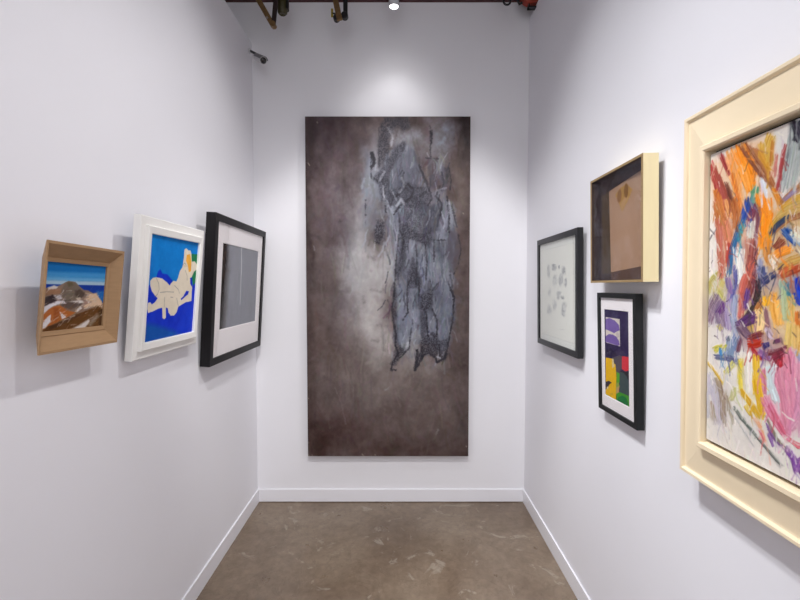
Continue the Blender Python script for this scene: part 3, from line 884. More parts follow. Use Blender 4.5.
# ================================================================== 5. pale drawing in a thin charcoal frame (right wall)
def drawing():
    p = pose(1, 2.1892, 1.4503, 0.5593, 0.5987, 0.0092, 0.0142, 0.035)
    root = thing('framed_drawing', 'pale drawing of scattered grey pencil marks in a thin black frame', 'picture', matrix_of(p))
    pr = [(0.0, -0.027), (0.0, -0.001), (0.001, 0.0), (0.025, 0.0), (0.026, -0.001), (0.026, -0.010), (0.026, -0.027)]
    moulding(p, pr, 1.0, 1.14).build('frame_moulding', M['charcoal'], root)
    backing(p, .06, .027, root)
    A = Art(p, -.2545, .2545, -.2705, .2705, -0.009, 560)
    H, W = A.h, A.w
    A.img[:] = (232, 232, 226)
    A.img += ((fbm(H, W, 4, 4, 4, 5) - .5) * 8)[..., None]
    A.fill([(-.222, -.238), (.222, -.238), (.222, .236), (-.222, .236)], (236, 235, 227), soft=.0012, uv=True)
    for q in ([(-.222, .236), (.222, .236)], [(-.222, -.238), (.222, -.238)], [(.222, .236), (.222, -.238)], [(-.222, .236), (-.222, -.238)]):
        A.line(q, .0016, (186, 184, 178), alpha=.7, soft=.0012, uv=True)
    K = (536, 245, 6.667)
    rr = np.random.default_rng(3)
    for (x0, y0, x1, y1), ink in [((75, 132, 96, 222), .55), ((105, 128, 136, 170), .8), ((148, 136, 158, 156), .7), ((170, 145, 196, 200), .75), ((108, 200, 140, 275), .45), ((150, 192, 182, 278), .75),
                                  ((189, 222, 206, 278), .75), ((80, 282, 101, 345), .35), ((138, 306, 166, 362), .7), ((166, 340, 186, 362), .7), ((110, 362, 136, 438), .45), ((74, 398, 105, 466), .5), ((168, 380, 202, 478), .7)]:
        cs = [A.uv(*q) for q in tp(*K, [(x0, y0), (x1, y1)])]
        (ua, va), (ub, vb) = cs
        cx, cy, rx, ry = (ua + ub) / 2, (va + vb) / 2, abs(ub - ua) / 2, abs(va - vb) / 2
        A.fill([(cx + rx * math.cos(t), cy + ry * math.sin(t)) for t in np.linspace(0, 6.28, 14)[:-1]], (176, 177, 180), soft=.008, alpha=.4 * ink, wob=.012, wf=.02, uv=True)
        for k in range(int(9 + 9 * ink)):
            t0 = rr.random() * 6.28
            ax, ay = cx + rx * .75 * (rr.random() * 2 - 1), cy + ry * .75 * (rr.random() * 2 - 1)
            r1, r2 = rx * (.2 + .5 * rr.random()), ry * (.12 + .4 * rr.random())
            pts = [(ax + r1 * math.cos(t0 + t), ay + r2 * math.sin(t0 + t * (1 + .3 * rr.random()))) for t in np.linspace(0, 2 + 4 * rr.random(), 12)]
            A.line(pts, .0018, (112, 114, 120), alpha=ink * (.5 + .4 * rr.random()), soft=.0012, uv=True)
    A.line(tp(*K, [(160, 562), (168, 566), (176, 562), (188, 565)]), .0016, (150, 150, 152), alpha=.6, soft=.001)
    A.build('drawing', PMP, root, gain=1.0)
    slab(p, -.2545, .2545, -.2705, .2705, -.0055, -.0038).build('glass_pane', M['glass'], root)
drawing()

# ================================================================== 6. shadow box with a mauve sheet (right wall)
def shadow_box():
    p = pose(1, 1.5486, 1.7087, 0.3707, 0.4134, 0.0085, 0.0176, 0.060)
    root = thing('shadow_box', 'deep pale wooden shadow box with a mauve sheet, hung above the small collage', 'picture', matrix_of(p))
    w2, h2, dp = .18535, .2067, .052
    MB2 = moulding(p, [(0.0, -dp), (0.0, -.0015), (.0075, -.0015), (.0075, -dp)])
    MB2.build('box_frame', M['box_side'], root)
    moulding(p, [(-.0002, -.0016), (-.0002, 0.0), (.0082, 0.0), (.0082, -.0016)]).build('front_edge', M['box_edge'], root)
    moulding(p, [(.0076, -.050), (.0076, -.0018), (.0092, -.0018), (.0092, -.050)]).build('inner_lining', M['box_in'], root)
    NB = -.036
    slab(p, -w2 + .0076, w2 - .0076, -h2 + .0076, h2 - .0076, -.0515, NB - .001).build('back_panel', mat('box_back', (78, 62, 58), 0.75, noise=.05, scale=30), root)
    backing(p, .05, dp, root)
    A = Art(p, -w2 + .0085, w2 - .0085, -h2 + .0085, h2 - .0085, NB + .0012, 500)
    # olive and brown strips and a mauve sheet, slanted edges, over the dark panel
    def sheet(name, px, n, m):
        q = [A.uv(*v) for v in px]
        q = [(min(max(x, -w2 + .0085), w2 - .0085), min(max(y, -h2 + .0085), h2 - .0085)) for x, y in q]
        k = len(q)
        MB().add([L(p, x, y, n) for x, y in q] + [L(p, x, y, n - .0006) for x, y in q],
                 [tuple(range(k)), tuple(range(k, 2 * k))[::-1]] + [(i, (i + 1) % k, k + (i + 1) % k, k + i) for i in range(k)]).build(name, m, root)
    sheet('olive_strip', [(602, 196), (611, 190.5), (613, 274), (602, 273.5)], NB + .0002, mat('olive_strip', (98, 80, 54), .8, noise=.05, scale=30))
    sheet('brown_strip', [(611, 272), (660, 262), (660, 290), (611, 290)], NB + .0006, mat('brown_strip', (120, 94, 80), .8, noise=.04, scale=30))
    A.img[:] = (222, 186, 154)
    A.img += ((fbm(A.h, A.w, 5, 5, 3, 5) - .5) * 8)[..., None]
    K = (580, 145, 8.57)
    A.fill(tp(*K, [(440, 380), (535, 395), (700, 420), (700, 100), (330, 345)]), (228, 198, 172), soft=.004, alpha=.7)
    A.fill(tp(*K, [(300, 430), (345, 370), (395, 330), (450, 380), (420, 450), (362, 572), (345, 530), (325, 470)]), (222, 178, 100), soft=.0015, wob=.001)
    A.fill(tp(*K, [(345, 500), (380, 450), (415, 440), (362, 560)]), (234, 194, 142), soft=.0015, alpha=.8)
    A.fill(tp(*K, [(318, 430), (330, 385), (348, 380), (356, 420), (350, 475), (330, 498), (316, 470)]), (182, 138, 92), soft=.0015)
    A.fill(tp(*K, [(375, 390), (385, 335), (400, 328), (413, 350), (412, 420), (398, 455), (380, 440)]), (168, 126, 74), soft=.0015)
    A.line(tp(*K, [(345, 500), (362, 565), (440, 390)]), .003, (236, 198, 112), alpha=.7, soft=.001)
    # trim the sheet to its slanted outline
    T4 = [A.uv(*v) for v in ((609, 191.5), (660, 157.6), (660, 262.5), (611, 272.2))]
    xr = w2 - .0085
    def yat(a_, b_, x):
        return a_[1] + (b_[1] - a_[1]) * (x - a_[0]) / (b_[0] - a_[0])
    A.cut = (T4[0], T4[3], lambda x: yat(T4[0], T4[1], x), lambda x: yat(T4[3], T4[2], x), xr)
    A.build('mauve_sheet', PMP, root, gain=1.0)
    slab(p, -w2 + .0078, w2 - .0078, -h2 + .0078, h2 - .0078, -.0058, -.0040).build('glass_pane', glass_mat('box_glass', (.95, .93, .92), .4), root)
shadow_box()

# ================================================================== 7. small bright collage in a black frame (right wall)
def collage():
    p = pose(1, 1.5749, 1.2252, 0.2809, 0.4733, 0.0084, 0.0291, 0.030)
    root = thing('framed_collage', 'small narrow collage in purple, yellow and red with white mat in a black frame', 'picture', matrix_of(p))
    pr = [(0.0, -0.026), (0.0, -0.001), (0.001, 0.0), (0.018, 0.0), (0.019, -0.001), (0.019, -0.010), (0.019, -0.026)]
    moulding(p, pr).build('frame_moulding', M['black_green'], root)
    backing(p, .05, .026, root)
    ax0, ax1, ay0, ay1 = -.0985, .0810, -.1735, .1725
    window_board(p, .1222, .2185, ax0, ax1, ay0, ay1, -0.007, .0015).build('mat_board', M['mat'], root)
    A = Art(p, ax0, ax1, ay0, ay1, -0.0088, 900)
    A.img[:] = (52, 40, 78)
    A.img += ((fbm(A.h, A.w, 26, 14, 3, 3) - .5) * 24)[..., None]
    K = (598, 300, 5.4545)
    f = lambda pts, col, soft=.0009, **k: A.fill(tp(*K, pts), col, soft=soft, wob=k.pop('wob', .0008), wf=.012, **k)
    f([(42, 93), (118, 104), (120, 253), (42, 231)], (224, 212, 200))
    V = (124, 98, 168)
    f([(42, 104), (62, 98), (92, 112), (114, 136), (118, 165), (102, 172), (88, 182), (72, 172), (42, 160)], V)
    f([(42, 198), (58, 186), (80, 188), (100, 200), (114, 222), (118, 244), (110, 250), (42, 228)], V)
    f([(42, 180), (52, 188), (42, 196)], (228, 216, 204))
    f([(96, 180), (110, 172), (116, 200), (104, 205)], (204, 190, 186))
    f([(70, 262), (104, 300), (74, 312), (42, 296), (42, 268)], (40, 30, 62))
    f([(78, 316), (120, 300), (128, 340), (120, 400), (96, 395), (80, 350)], (82, 74, 86))
    f([(42, 313), (76, 320), (80, 340), (96, 352), (100, 420), (98, 552), (42, 520)], (240, 186, 20))
    f([(76, 320), (84, 322), (90, 362), (78, 372)], (226, 206, 150))
    f([(112, 310), (130, 304), (130, 380), (118, 372)], (84, 72, 82))
    f([(130, 306), (173, 312), (173, 384), (150, 390), (130, 376)], (216, 50, 64))
    f([(120, 388), (150, 392), (173, 392), (173, 440), (120, 420)], (40, 34, 44))
    f([(118, 392), (140, 396), (158, 420), (168, 452), (172, 524), (118, 506)], (62, 78, 80))
    f([(100, 390), (118, 402), (117, 452), (100, 462)], (92, 164, 44))
    f([(98, 455), (112, 448), (118, 470), (112, 500), (98, 520)], (150, 168, 74))
    f([(100, 478), (116, 470), (114, 505), (100, 512)], (196, 160, 108))
    f([(100, 512), (118, 502), (173, 526), (173, 600), (100, 560)], (66, 152, 40))
    f([(100, 556), (112, 528), (134, 520), (154, 534), (164, 562), (160, 592), (100, 560)], (24, 122, 62))
    f([(42, 512), (98, 545), (98, 562), (42, 530)], (50, 124, 50))
    f([(42, 446), (60, 440), (76, 452), (62, 460), (54, 480), (42, 486)], (62, 54, 62))
    f([(46, 474), (58, 470), (52, 490)], (222, 206, 170))
    f([(64, 512), (80, 505), (82, 520), (66, 520)], (214, 170, 40))
    A.build('collage', PMP, root, gain=1.0)
    slab(p, -.1222, .1222, -.2185, .2185, -.0055, -.0038).build('glass_pane', M['glass'], root)
collage()

# ================================================================== 8. large bright abstract in a wide cream frame (right wall)
def big_abstract():
    w, h = .95, .9776
    p = pose(1, 1.1752 - w / 2, 1.4601, w, h, -0.0002, 0.0139, 0.050)
    root = thing('framed_painting', 'large abstract of orange, purple and pink brushstrokes in a wide cream frame', 'painting', matrix_of(p))
    pr = [(0.0, -0.030), (0.0, 0.001), (0.002, 0.004), (0.008, 0.004), (0.0105, 0.001), (0.012, -0.003), (0.016, -0.0035), (0.072, 0.003), (0.0835, 0.004),
          (0.0845, 0.017), (0.0870, 0.0200), (0.0960, 0.0200), (0.0990, 0.0170), (0.0995, -0.004), (0.0995, -0.014), (0.0995, -0.030)]
    moulding(p, pr, 1.0, 1.18).build('frame_moulding', M['cream'], root)
    backing(p, .13, .030, root)
    ox, oy = w / 2 - .0995, h / 2 - .0995 * 1.18
    slab(p, -ox - .001, ox + .001, -oy - .001, oy + .001, -.026, -.012).build('gap_shade_backing', M['gap'], root)  # backing coloured dark to stand for shade around the canvas
    cx, cy = ox - .004, oy - .009
    slab(p, -cx, cx, -cy, cy, -.012, .0035).build('canvas_edge', mat('raw_canvas', (196, 188, 176), .8), root)
    A = Art(p, -cx, cx, -cy, cy, 0.004, 700)
    H, W = A.h, A.w
    A.img[:] = (218, 211, 203)
    A.img += ((fbm(H, W, 10, 10, 2, 5) - .5) * 26)[..., None] + ((fbm(H, W, 80, 80, 22, 2) - .5) * 10)[..., None]
    OR, OR2, RU, RE, BK = (242, 138, 34), (222, 116, 50), (168, 92, 48), (168, 62, 58), (52, 40, 50)
    OC, YE, PU, VI, BL = (198, 154, 62), (232, 190, 40), (84, 54, 96), (118, 98, 142), (40, 86, 142)
    TE, PK, PK2, GY, WH, UM = (46, 122, 134), (214, 130, 152), (196, 96, 128), (160, 166, 164), (230, 226, 218), (24, 60, 190)
    def b(ox_, oy_, pts, w0, w1, col, dry=.3, k=6.0, **kw):
        A.brush(tp(ox_, oy_, k, pts), w0, w1, col, dry, **kw)
    # --- thin washes under the strokes
    def wash(ox_, oy_, pts, col, alpha, k=6.0):
        A.fill(tp(ox_, oy_, k, pts), col, soft=.012, alpha=alpha, wob=.02, wf=.05)
    wash(700, 110, [(60, 330), (250, 200), (420, 160), (500, 600), (70, 640)], (222, 168, 118), .55)
    wash(700, 200, [(90, 0), (330, 0), (360, 120), (330, 300), (120, 420)], (196, 130, 96), .55)
    wash(700, 200, [(180, 280), (340, 250), (340, 600), (170, 600)], (168, 128, 130), .6)
    wash(700, 200, [(370, 60), (640, 40), (640, 420), (400, 440), (350, 240)], (204, 158, 100), .65)
    wash(700, 200, [(340, 420), (640, 400), (640, 640), (330, 640)], (146, 122, 116), .6)
    wash(700, 200, [(40, 480), (170, 430), (180, 640), (40, 640)], (176, 166, 130), .5)
    wash(700, 290, [(50, 60), (230, 0), (240, 260), (150, 240), (60, 190)], (158, 144, 166), .6)
    wash(700, 290, [(220, 20), (640, 0), (640, 360), (520, 360), (400, 300), (250, 240)], (216, 178, 122), .65)
    wash(700, 290, [(210, 180), (340, 130), (540, 340), (500, 440), (360, 400), (240, 300)], (150, 104, 110), .55)
    wash(700, 290, [(440, 420), (640, 360), (640, 640), (450, 640)], (218, 160, 176), .7)
    wash(700, 290, [(230, 420), (360, 400), (360, 640), (250, 620)], (222, 200, 130), .5)
    wash(700, 380, [(340, 60), (560, 0), (560, 230), (480, 300), (400, 200)], (216, 158, 174), .6, 5.45)
    wash(700, 380, [(60, 20), (140, 20), (170, 240), (60, 220)], (192, 184, 180), .5, 5.45)
    # --- upper part
    a = (700, 110)
    b(*a, [(590, 60), (570, 200), (520, 480)], 10, 14, GY, .2)
    b(*a, [(640, 40), (640, 400)], 10, 12, GY, .25)
    b(*a, [(165, 270), (215, 430), (250, 600)], 9, 7, (232, 158, 98), .35)
    b(*a, [(180, 250), (240, 480)], 7, 6, (226, 150, 86), .4)
    b(*a, [(230, 220), (280, 350), (310, 480)], 11, 9, OR, .12)
    b(*a, [(255, 210), (330, 400)], 8, 8, OR, .2)
    b(*a, [(245, 330), (290, 470)], 6, 5, (236, 150, 60), .35)
    b(*a, [(60, 320), (100, 430), (150, 600)], 5, 7, RE, .3)
    b(*a, [(90, 350), (150, 500), (180, 620)], 3.5, 6, (150, 70, 56), .35)
    b(*a, [(125, 265), (160, 350), (180, 390)], 4, 2, (150, 56, 58), .25)
    b(*a, [(160, 440), (190, 540), (215, 620)], 3, 5, (110, 62, 50), .35)
    b(*a, [(95, 480), (115, 560), (130, 640)], 5, 8, (196, 112, 50), .3)
    b(*a, [(195, 390), (220, 500), (240, 600)], 3, 6, (216, 120, 56), .35)
    b(*a, [(290, 210), (350, 310), (420, 420), (485, 560)], 5, 4, (140, 80, 52), .3)
    b(*a, [(250, 215), (330, 340), (390, 420)], 3.5, 3, (126, 70, 50), .35)
    b(*a, [(330, 230), (400, 360), (440, 460)], 4, 4, (168, 104, 60), .35)
    b(*a, [(440, 470), (480, 560)], 4, 5, (222, 138, 50), .2)
    b(*a, [(430, 150), (405, 230), (420, 330)], 9, 6, OC, .25)
    b(*a, [(370, 200), (410, 340)], 6, 5, (206, 160, 70), .3)
    b(*a, [(350, 240), (420, 370)], 4, 4, (212, 150, 54), .3)
    b(*a, [(440, 190), (425, 330)], 2.5, 2, (186, 120, 52), .35)
    b(*a, [(510, 215), (490, 330), (465, 480)], 2.8, 2.6, (160, 62, 64), .3)
    b(*a, [(460, 270), (450, 400)], 2.2, 2, (186, 110, 100), .4)
    b(*a, [(560, 70), (585, 130), (580, 190)], 6, 4, (44, 42, 54), .2)
    b(*a, [(590, 70), (620, 150)], 5, 5, (52, 50, 62), .25)
    b(*a, [(545, 80), (540, 200), (500, 420)], 1.6, 1.4, (90, 92, 98), .3)
    b(*a, [(340, 460), (320, 540), (330, 600)], 5, 6, (74, 134, 120), .3)
    b(*a, [(350, 480), (310, 500)], 3, 4, (96, 150, 110), .35)
    b(*a, [(290, 530), (275, 610), (270, 640)], 6, 7, (52, 76, 140), .3)
    b(*a, [(345, 560), (320, 640)], 4, 4, (110, 44, 64), .3)
    b(*a, [(360, 500), (400, 620)], 10, 9, OR, .15)
    b(*a, [(480, 570), (560, 490), (620, 440)], 5, 6, (170, 110, 70), .35)
    b(*a, [(500, 540), (580, 480)], 3, 3, (140, 120, 150), .4)
    b(*a, [(500, 590), (620, 520)], 7, 8, OC, .25)
    b(*a, [(370, 410), (400, 520)], 4, 3, (214, 214, 222), .3)
    # --- middle
    a = (700, 200)
    b(*a, [(100, 20), (130, 110), (170, 200), (175, 300)], 8, 7, (182, 108, 60), .3)
    b(*a, [(200, 0), (220, 90), (215, 180)], 6, 7, (172, 98, 50), .3)
    b(*a, [(150, 0), (185, 110)], 4, 4, (230, 160, 100), .35)
    b(*a, [(110, 130), (120, 300), (135, 460)], 6, 6, (182, 96, 78), .25)
    b(*a, [(150, 130), (175, 300), (160, 400)], 7, 5, (196, 116, 88), .35)
    b(*a, [(175, 260), (165, 380)], 3, 3, (170, 60, 56), .3)
    b(*a, [(275, 60), (235, 170), (195, 290), (175, 440)], 5, 3.2, (44, 92, 140), .2)
    b(*a, [(260, 150), (230, 240)], 4, 3, (70, 144, 150), .25)
    b(*a, [(290, 20), (265, 110)], 6, 5, (52, 74, 150), .25)
    b(*a, [(330, 30), (300, 110), (310, 180)], 5, 5, (122, 60, 84), .3)
    b(*a, [(355, 50), (350, 170), (340, 230)], 4.5, 5, (110, 66, 78), .3)
    b(*a, [(310, 130), (300, 240)], 6, 5, (206, 200, 190), .3)
    b(*a, [(240, 290), (245, 380), (250, 470)], 11, 9, WH, .15)
    b(*a, [(285, 230), (290, 330), (280, 420)], 4, 5, (190, 130, 110), .35)
    b(*a, [(325, 250), (315, 360), (290, 470), (260, 600)], 7, 8, (150, 78, 74), .2)
    b(*a, [(320, 370), (270, 480), (250, 560)], 5, 6, (198, 98, 84), .35)
    b(*a, [(335, 430), (310, 540), (290, 600)], 5, 6, (116, 60, 70), .3)
    b(*a, [(395, 0), (410, 90), (380, 190), (370, 280)], 10, 6, OR, .1)
    b(*a, [(400, 90), (385, 220)], 8, 5, (250, 146, 30), .2)
    b(*a, [(590, 20), (500, 70), (440, 150), (410, 240)], 5, 4, OC, .25)
    b(*a, [(640, 20), (540, 60), (470, 110)], 8, 7, (190, 152, 84), .25)
    b(*a, [(640, 80), (540, 110), (480, 160), (440, 200)], 5, 4, (150, 96, 56), .3)
    b(*a, [(530, 100), (470, 150), (420, 205)], 4, 3.4, (62, 74, 100), .3)
    b(*a, [(510, 170), (545, 220), (580, 260)], 8, 5, (44, 84, 152), .2)
    b(*a, [(560, 200), (640, 300)], 5, 4, (140, 160, 176), .35)
    b(*a, [(560, 180), (620, 230)], 9, 9, (226, 218, 200), .2)
    b(*a, [(410, 240), (400, 320), (430, 390)], 6, 7, (196, 128, 60), .25)
    b(*a, [(500, 240), (450, 290)], 7, 5, (136, 70, 52), .25)
    b(*a, [(545, 290), (470, 320), (440, 345)], 6, 6, (232, 134, 36), .15)
    b(*a, [(430, 330), (450, 380)], 5, 6, (228, 216, 204), .2)
    b(*a, [(620, 340), (540, 370), (460, 410)], 7, 6, (192, 150, 78), .2)
    b(*a, [(620, 400), (540, 430), (470, 460)], 6, 5, (176, 78, 48), .25)
    b(*a, [(560, 390), (480, 440)], 4, 4, (198, 92, 50), .3)
    b(*a, [(370, 340), (350, 440)], 4, 4, (150, 150, 176), .35)
    b(*a, [(380, 400), (370, 500)], 7, 6, (70, 78, 120), .3)
    b(*a, [(450, 440), (390, 490), (360, 530)], 5, 5, (60, 62, 100), .3)
    b(*a, [(350, 470), (345, 560), (330, 620)], 4, 6, (48, 42, 48), .3)
    b(*a, [(395, 510), (380, 600)], 4, 5, (190, 160, 130), .35)
    b(*a, [(495, 480), (500, 600)], 6, 6, (154, 178, 156), .25)
    b(*a, [(525, 490), (530, 600)], 4, 4, (56, 120, 150), .25)
    b(*a, [(600, 470), (590, 560), (600, 620)], 9, 9, UM, .15)
    b(*a, [(550, 480), (560, 560)], 4, 5, (150, 110, 110), .35)
    b(*a, [(110, 430), (60, 490), (45, 560)], 4, 5, (172, 162, 84), .3)
    b(*a, [(140, 480), (110, 560)], 5, 5, (180, 164, 92), .4)
    b(*a, [(210, 400), (215, 480), (190, 600)], 3, 4, (96, 96, 156), .3)
    b(*a, [(165, 460), (185, 560)], 5, 4, (120, 96, 140), .35)
    A.line(tp(*a, 6, [(55, 170), (85, 205)]), .004, (96, 88, 92), .7, .001)
    A.line(tp(*a, 6, [(95, 175), (70, 215), (52, 250)]), .005, (90, 84, 90), .75, .0012)
    A.line(tp(*a, 6, [(75, 300), (70, 420)]), .003, (150, 144, 146), .5, .0012)
    # --- dark clusters in the lower middle
    a = (700, 290)
    b(*a, [(110, 30), (70, 100), (45, 190)], 8, 7, (118, 92, 112), .3)
    b(*a, [(140, 60), (110, 130), (140, 220)], 9, 8, (132, 110, 134), .3)
    b(*a, [(150, 80), (115, 140)], 6, 5, (92, 50, 112), .2)
    b(*a, [(180, 60), (175, 160), (180, 240)], 8, 7, (162, 144, 178), .3)
    b(*a, [(120, 10), (150, 60)], 4, 4, (172, 164, 90), .3)
    b(*a, [(210, 40), (200, 160), (215, 260)], 5, 5, (150, 156, 180), .35)
    b(*a, [(265, 20), (240, 170)], 7, 4, (196, 104, 92), .25)
    b(*a, [(290, 0), (270, 120)], 4, 4, (98, 62, 128), .3)
    b(*a, [(355, 10), (320, 100), (270, 170)], 5, 3.4, (66, 54, 50), .25)
    b(*a, [(380, 60), (330, 130)], 5, 4, (186, 120, 70), .35)
    b(*a, [(400, 40), (405, 90)], 6, 5, (248, 176, 28), .1)
    b(*a, [(440, 20), (450, 120), (470, 210)], 6, 7, (234, 164, 70), .2)
    b(*a, [(470, 60), (490, 210)], 6, 6, (238, 178, 90), .25)
    b(*a, [(500, 0), (510, 120), (520, 180)], 6, 6, (166, 180, 140), .3)
    b(*a, [(545, 40), (550, 190)], 6, 6, (216, 170, 84), .3)
    b(*a, [(590, 130), (590, 220)], 5, 5, (216, 124, 52), .2)
    b(*a, [(540, 200), (530, 340)], 8, 8, (222, 186, 106), .25)
    b(*a, [(585, 220), (590, 360)], 7, 7, (222, 180, 100), .25)
    b(*a, [(350, 120), (370, 200), (360, 260)], 7, 7, (240, 206, 144), .2)
    b(*a, [(310, 170), (300, 250)], 5, 5, (220, 180, 80), .35)
    b(*a, [(335, 145), (270, 180), (225, 205)], 7, 4, (82, 46, 96), .15)
    b(*a, [(330, 180), (275, 210)], 4, 4, (96, 60, 110), .25)
    b(*a, [(230, 200), (270, 250), (300, 280)], 8, 6, (104, 76, 98), .25)
    b(*a, [(395, 110), (405, 210), (420, 280)], 3.4, 4, (140, 98, 108), .35)
    b(*a, [(400, 230), (440, 290)], 5, 5, (196, 176, 186), .35)
    b(*a, [(225, 280), (180, 370), (150, 400)], 6, 6, (108, 126, 164), .2)
    b(*a, [(185, 300), (170, 390), (210, 430)], 7, 6, (124, 144, 172), .3)
    b(*a, [(90, 400), (160, 405), (240, 430)], 3.4, 5, (92, 96, 124), .3)
    b(*a, [(85, 360), (130, 340), (160, 335)], 5, 3, (178, 168, 60), .2)
    b(*a, [(130, 350), (125, 390)], 3, 3, (56, 120, 170), .3)
    b(*a, [(110, 210), (130, 240)], 4, 3, (190, 176, 96), .3)
    b(*a, [(165, 280), (170, 305)], 3, 2, (70, 80, 100), .2)
    b(*a, [(245, 290), (225, 370)], 4, 3, (110, 70, 82), .3)
    b(*a, [(300, 290), (340, 270), (380, 260)], 5, 5, (116, 50, 52), .25)
    b(*a, [(290, 320), (335, 320), (375, 310)], 8, 6, (178, 52, 36), .12)
    b(*a, [(310, 350), (345, 390), (380, 420)], 4, 4, (172, 48, 50), .2)
    b(*a, [(350, 370), (420, 415)], 5, 4, (146, 96, 146), .2)
    b(*a, [(380, 340), (415, 325)], 5, 4, (62, 52, 104), .2)
    b(*a, [(450, 310), (480, 300)], 3, 3, (96, 50, 82), .2)
    b(*a, [(405, 380), (460, 370), (525, 340)], 5, 3, (104, 44, 56), .18)
    b(*a, [(440, 420), (470, 400), (510, 380)], 7, 6, (124, 40, 56), .15)
    b(*a, [(470, 450), (500, 425), (540, 405)], 6, 4, (186, 40, 56), .15)
    b(*a, [(540, 360), (545, 470), (560, 620)], 9, 12, PK, .2)
    b(*a, [(600, 400), (590, 620)], 11, 12, (214, 142, 166), .22)
    b(*a, [(580, 370), (620, 420)], 4, 5, (150, 160, 190), .35)
    # --- lower left and bottom
    b(*a, [(20, 410), (80, 480), (140, 570)], 2.6, 3, (196, 158, 60), .2)
    b(*a, [(205, 440), (150, 500)], 5, 4, (206, 196, 110), .3)
    b(*a, [(245, 420), (240, 560)], 4, 4, (224, 200, 60), .3)
    b(*a, [(330, 400), (335, 500), (345, 620)], 7, 7, (222, 174, 46), .15)
    b(*a, [(270, 440), (275, 590)], 4, 4, (190, 178, 140), .4)
    b(*a, [(290, 380), (295, 620)], 6, 6, (228, 222, 212), .25)
    b(*a, [(420, 450), (420, 620)], 9, 10, (202, 214, 216), .25)
    b(*a, [(380, 470), (385, 620)], 4, 5, (206, 120, 140), .3)
    b(*a, [(480, 470), (490, 620)], 8, 11, (206, 130, 150), .2)
    b(*a, [(85, 530), (130, 620)], 4, 5, (150, 136, 116), .35)
    b(*a, [(60, 500), (70, 620)], 6, 6, (186, 180, 196), .4)
    a = (700, 380)
    k = 5.45
    b(*a, [(70, 10), (90, 120), (100, 240)], 8, 7, (176, 168, 178), .42, k=k)
    b(*a, [(100, 0), (125, 100), (130, 240)], 4, 4, (146, 128, 110), .4, k=k)
    b(*a, [(135, 60), (160, 150), (180, 230)], 4, 3, (160, 146, 124), .42, k=k)
    b(*a, [(60, 120), (75, 220)], 4, 4, (168, 152, 132), .45, k=k)
    b(*a, [(40, 60), (45, 200)], 3, 3, (190, 186, 194), .4, k=k)
    b(*a, [(195, 40), (170, 110)], 5, 4, (190, 182, 130), .4, k=k)
    b(*a, [(220, 0), (225, 60)], 3, 3, (216, 196, 70), .3, k=k)
    b(*a, [(310, 0), (325, 100), (345, 205)], 7, 4, (218, 172, 40), .12, k=k)
    b(*a, [(225, 60), (270, 120), (330, 205)], 4, 5, (206, 158, 36), .15, k=k)
    b(*a, [(250, 140), (280, 190)], 4, 3, (206, 172, 70), .3, k=k)
    b(*a, [(300, 210), (330, 260), (350, 330)], 3, 2.5, (222, 158, 120), .25, k=k)
    b(*a, [(325, 270), (350, 330)], 2, 2, (206, 110, 120), .3, k=k)
    b(*a, [(350, 100), (400, 190), (470, 300)], 8, 6, PK, .15, k=k)
    b(*a, [(440, 0), (460, 120), (480, 280)], 10, 6, (210, 132, 154), .2, k=k)
    b(*a, [(510, 0), (510, 150), (490, 280)], 9, 5, (212, 136, 160), .22, k=k)
    b(*a, [(560, 0), (540, 160), (500, 260)], 8, 5, (206, 140, 170), .3, k=k)
    b(*a, [(380, 140), (460, 290)], 3, 3, (198, 92, 118), .3, k=k)
    b(*a, [(390, 30), (420, 120)], 6, 5, (204, 216, 218), .25, k=k)
    b(*a, [(500, 270), (560, 200)], 4, 5, (204, 150, 170), .3, k=k)
    b(*a, [(480, 320), (580, 390)], 3.5, 3.5, (206, 100, 110), .3, k=k)
    b(*a, [(365, 240), (390, 290), (440, 360)], 4, 2.5, (116, 76, 134), .25, k=k)
    b(*a, [(375, 290), (400, 360)], 3, 2, (128, 90, 150), .3, k=k)
    b(*a, [(475, 370), (510, 430), (560, 480)], 4, 5, (112, 62, 140), .2, k=k)
    b(*a, [(505, 430), (520, 500)], 3.5, 3, (126, 72, 150), .25, k=k)
    b(*a, [(360, 200), (420, 320), (470, 370)], 1.4, 1.4, (120, 112, 96), .3, k=k)
    b(*a, [(185, 150), (250, 240), (330, 330)], 2.6, 2.6, (116, 122, 116), .25, k=k)
    b(*a, [(320, 320), (380, 395), (440, 465)], 2.2, 1.6, (92, 96, 92), .2, k=k)
    b(*a, [(215, 200), (290, 280)], 2.2, 2, (104, 110, 104), .3, k=k)
    b(*a, [(240, 280), (290, 360)], 2, 1.6, (160, 160, 156), .35, k=k)
    b(*a, [(150, 130), (260, 300)], 2, 2, (186, 182, 180), .4, k=k)
    # --- the rest of the canvas, towards the camera: the same hand carried on
    u0 = A.uv(802, 290)[0]
    j0 = int((u0 - A.x0) / (A.x1 - A.x0) * (A.w - 1))
    base, basez = A.img.copy(), A.z.copy()
    for j in range(j0 + 1, A.w):
        k = (j - j0) % (2 * j0)
        k = j0 - k if k <= j0 else k - j0
        A.img[:, j], A.z[:, j] = base[:, k], basez[:, k]
    rr = np.random.default_rng(12)
    pal = [OR, OC, RU, (206, 140, 70), PK, VI, WH, GY, YE, (70, 90, 150), (150, 70, 60), WH, (196, 170, 150)]
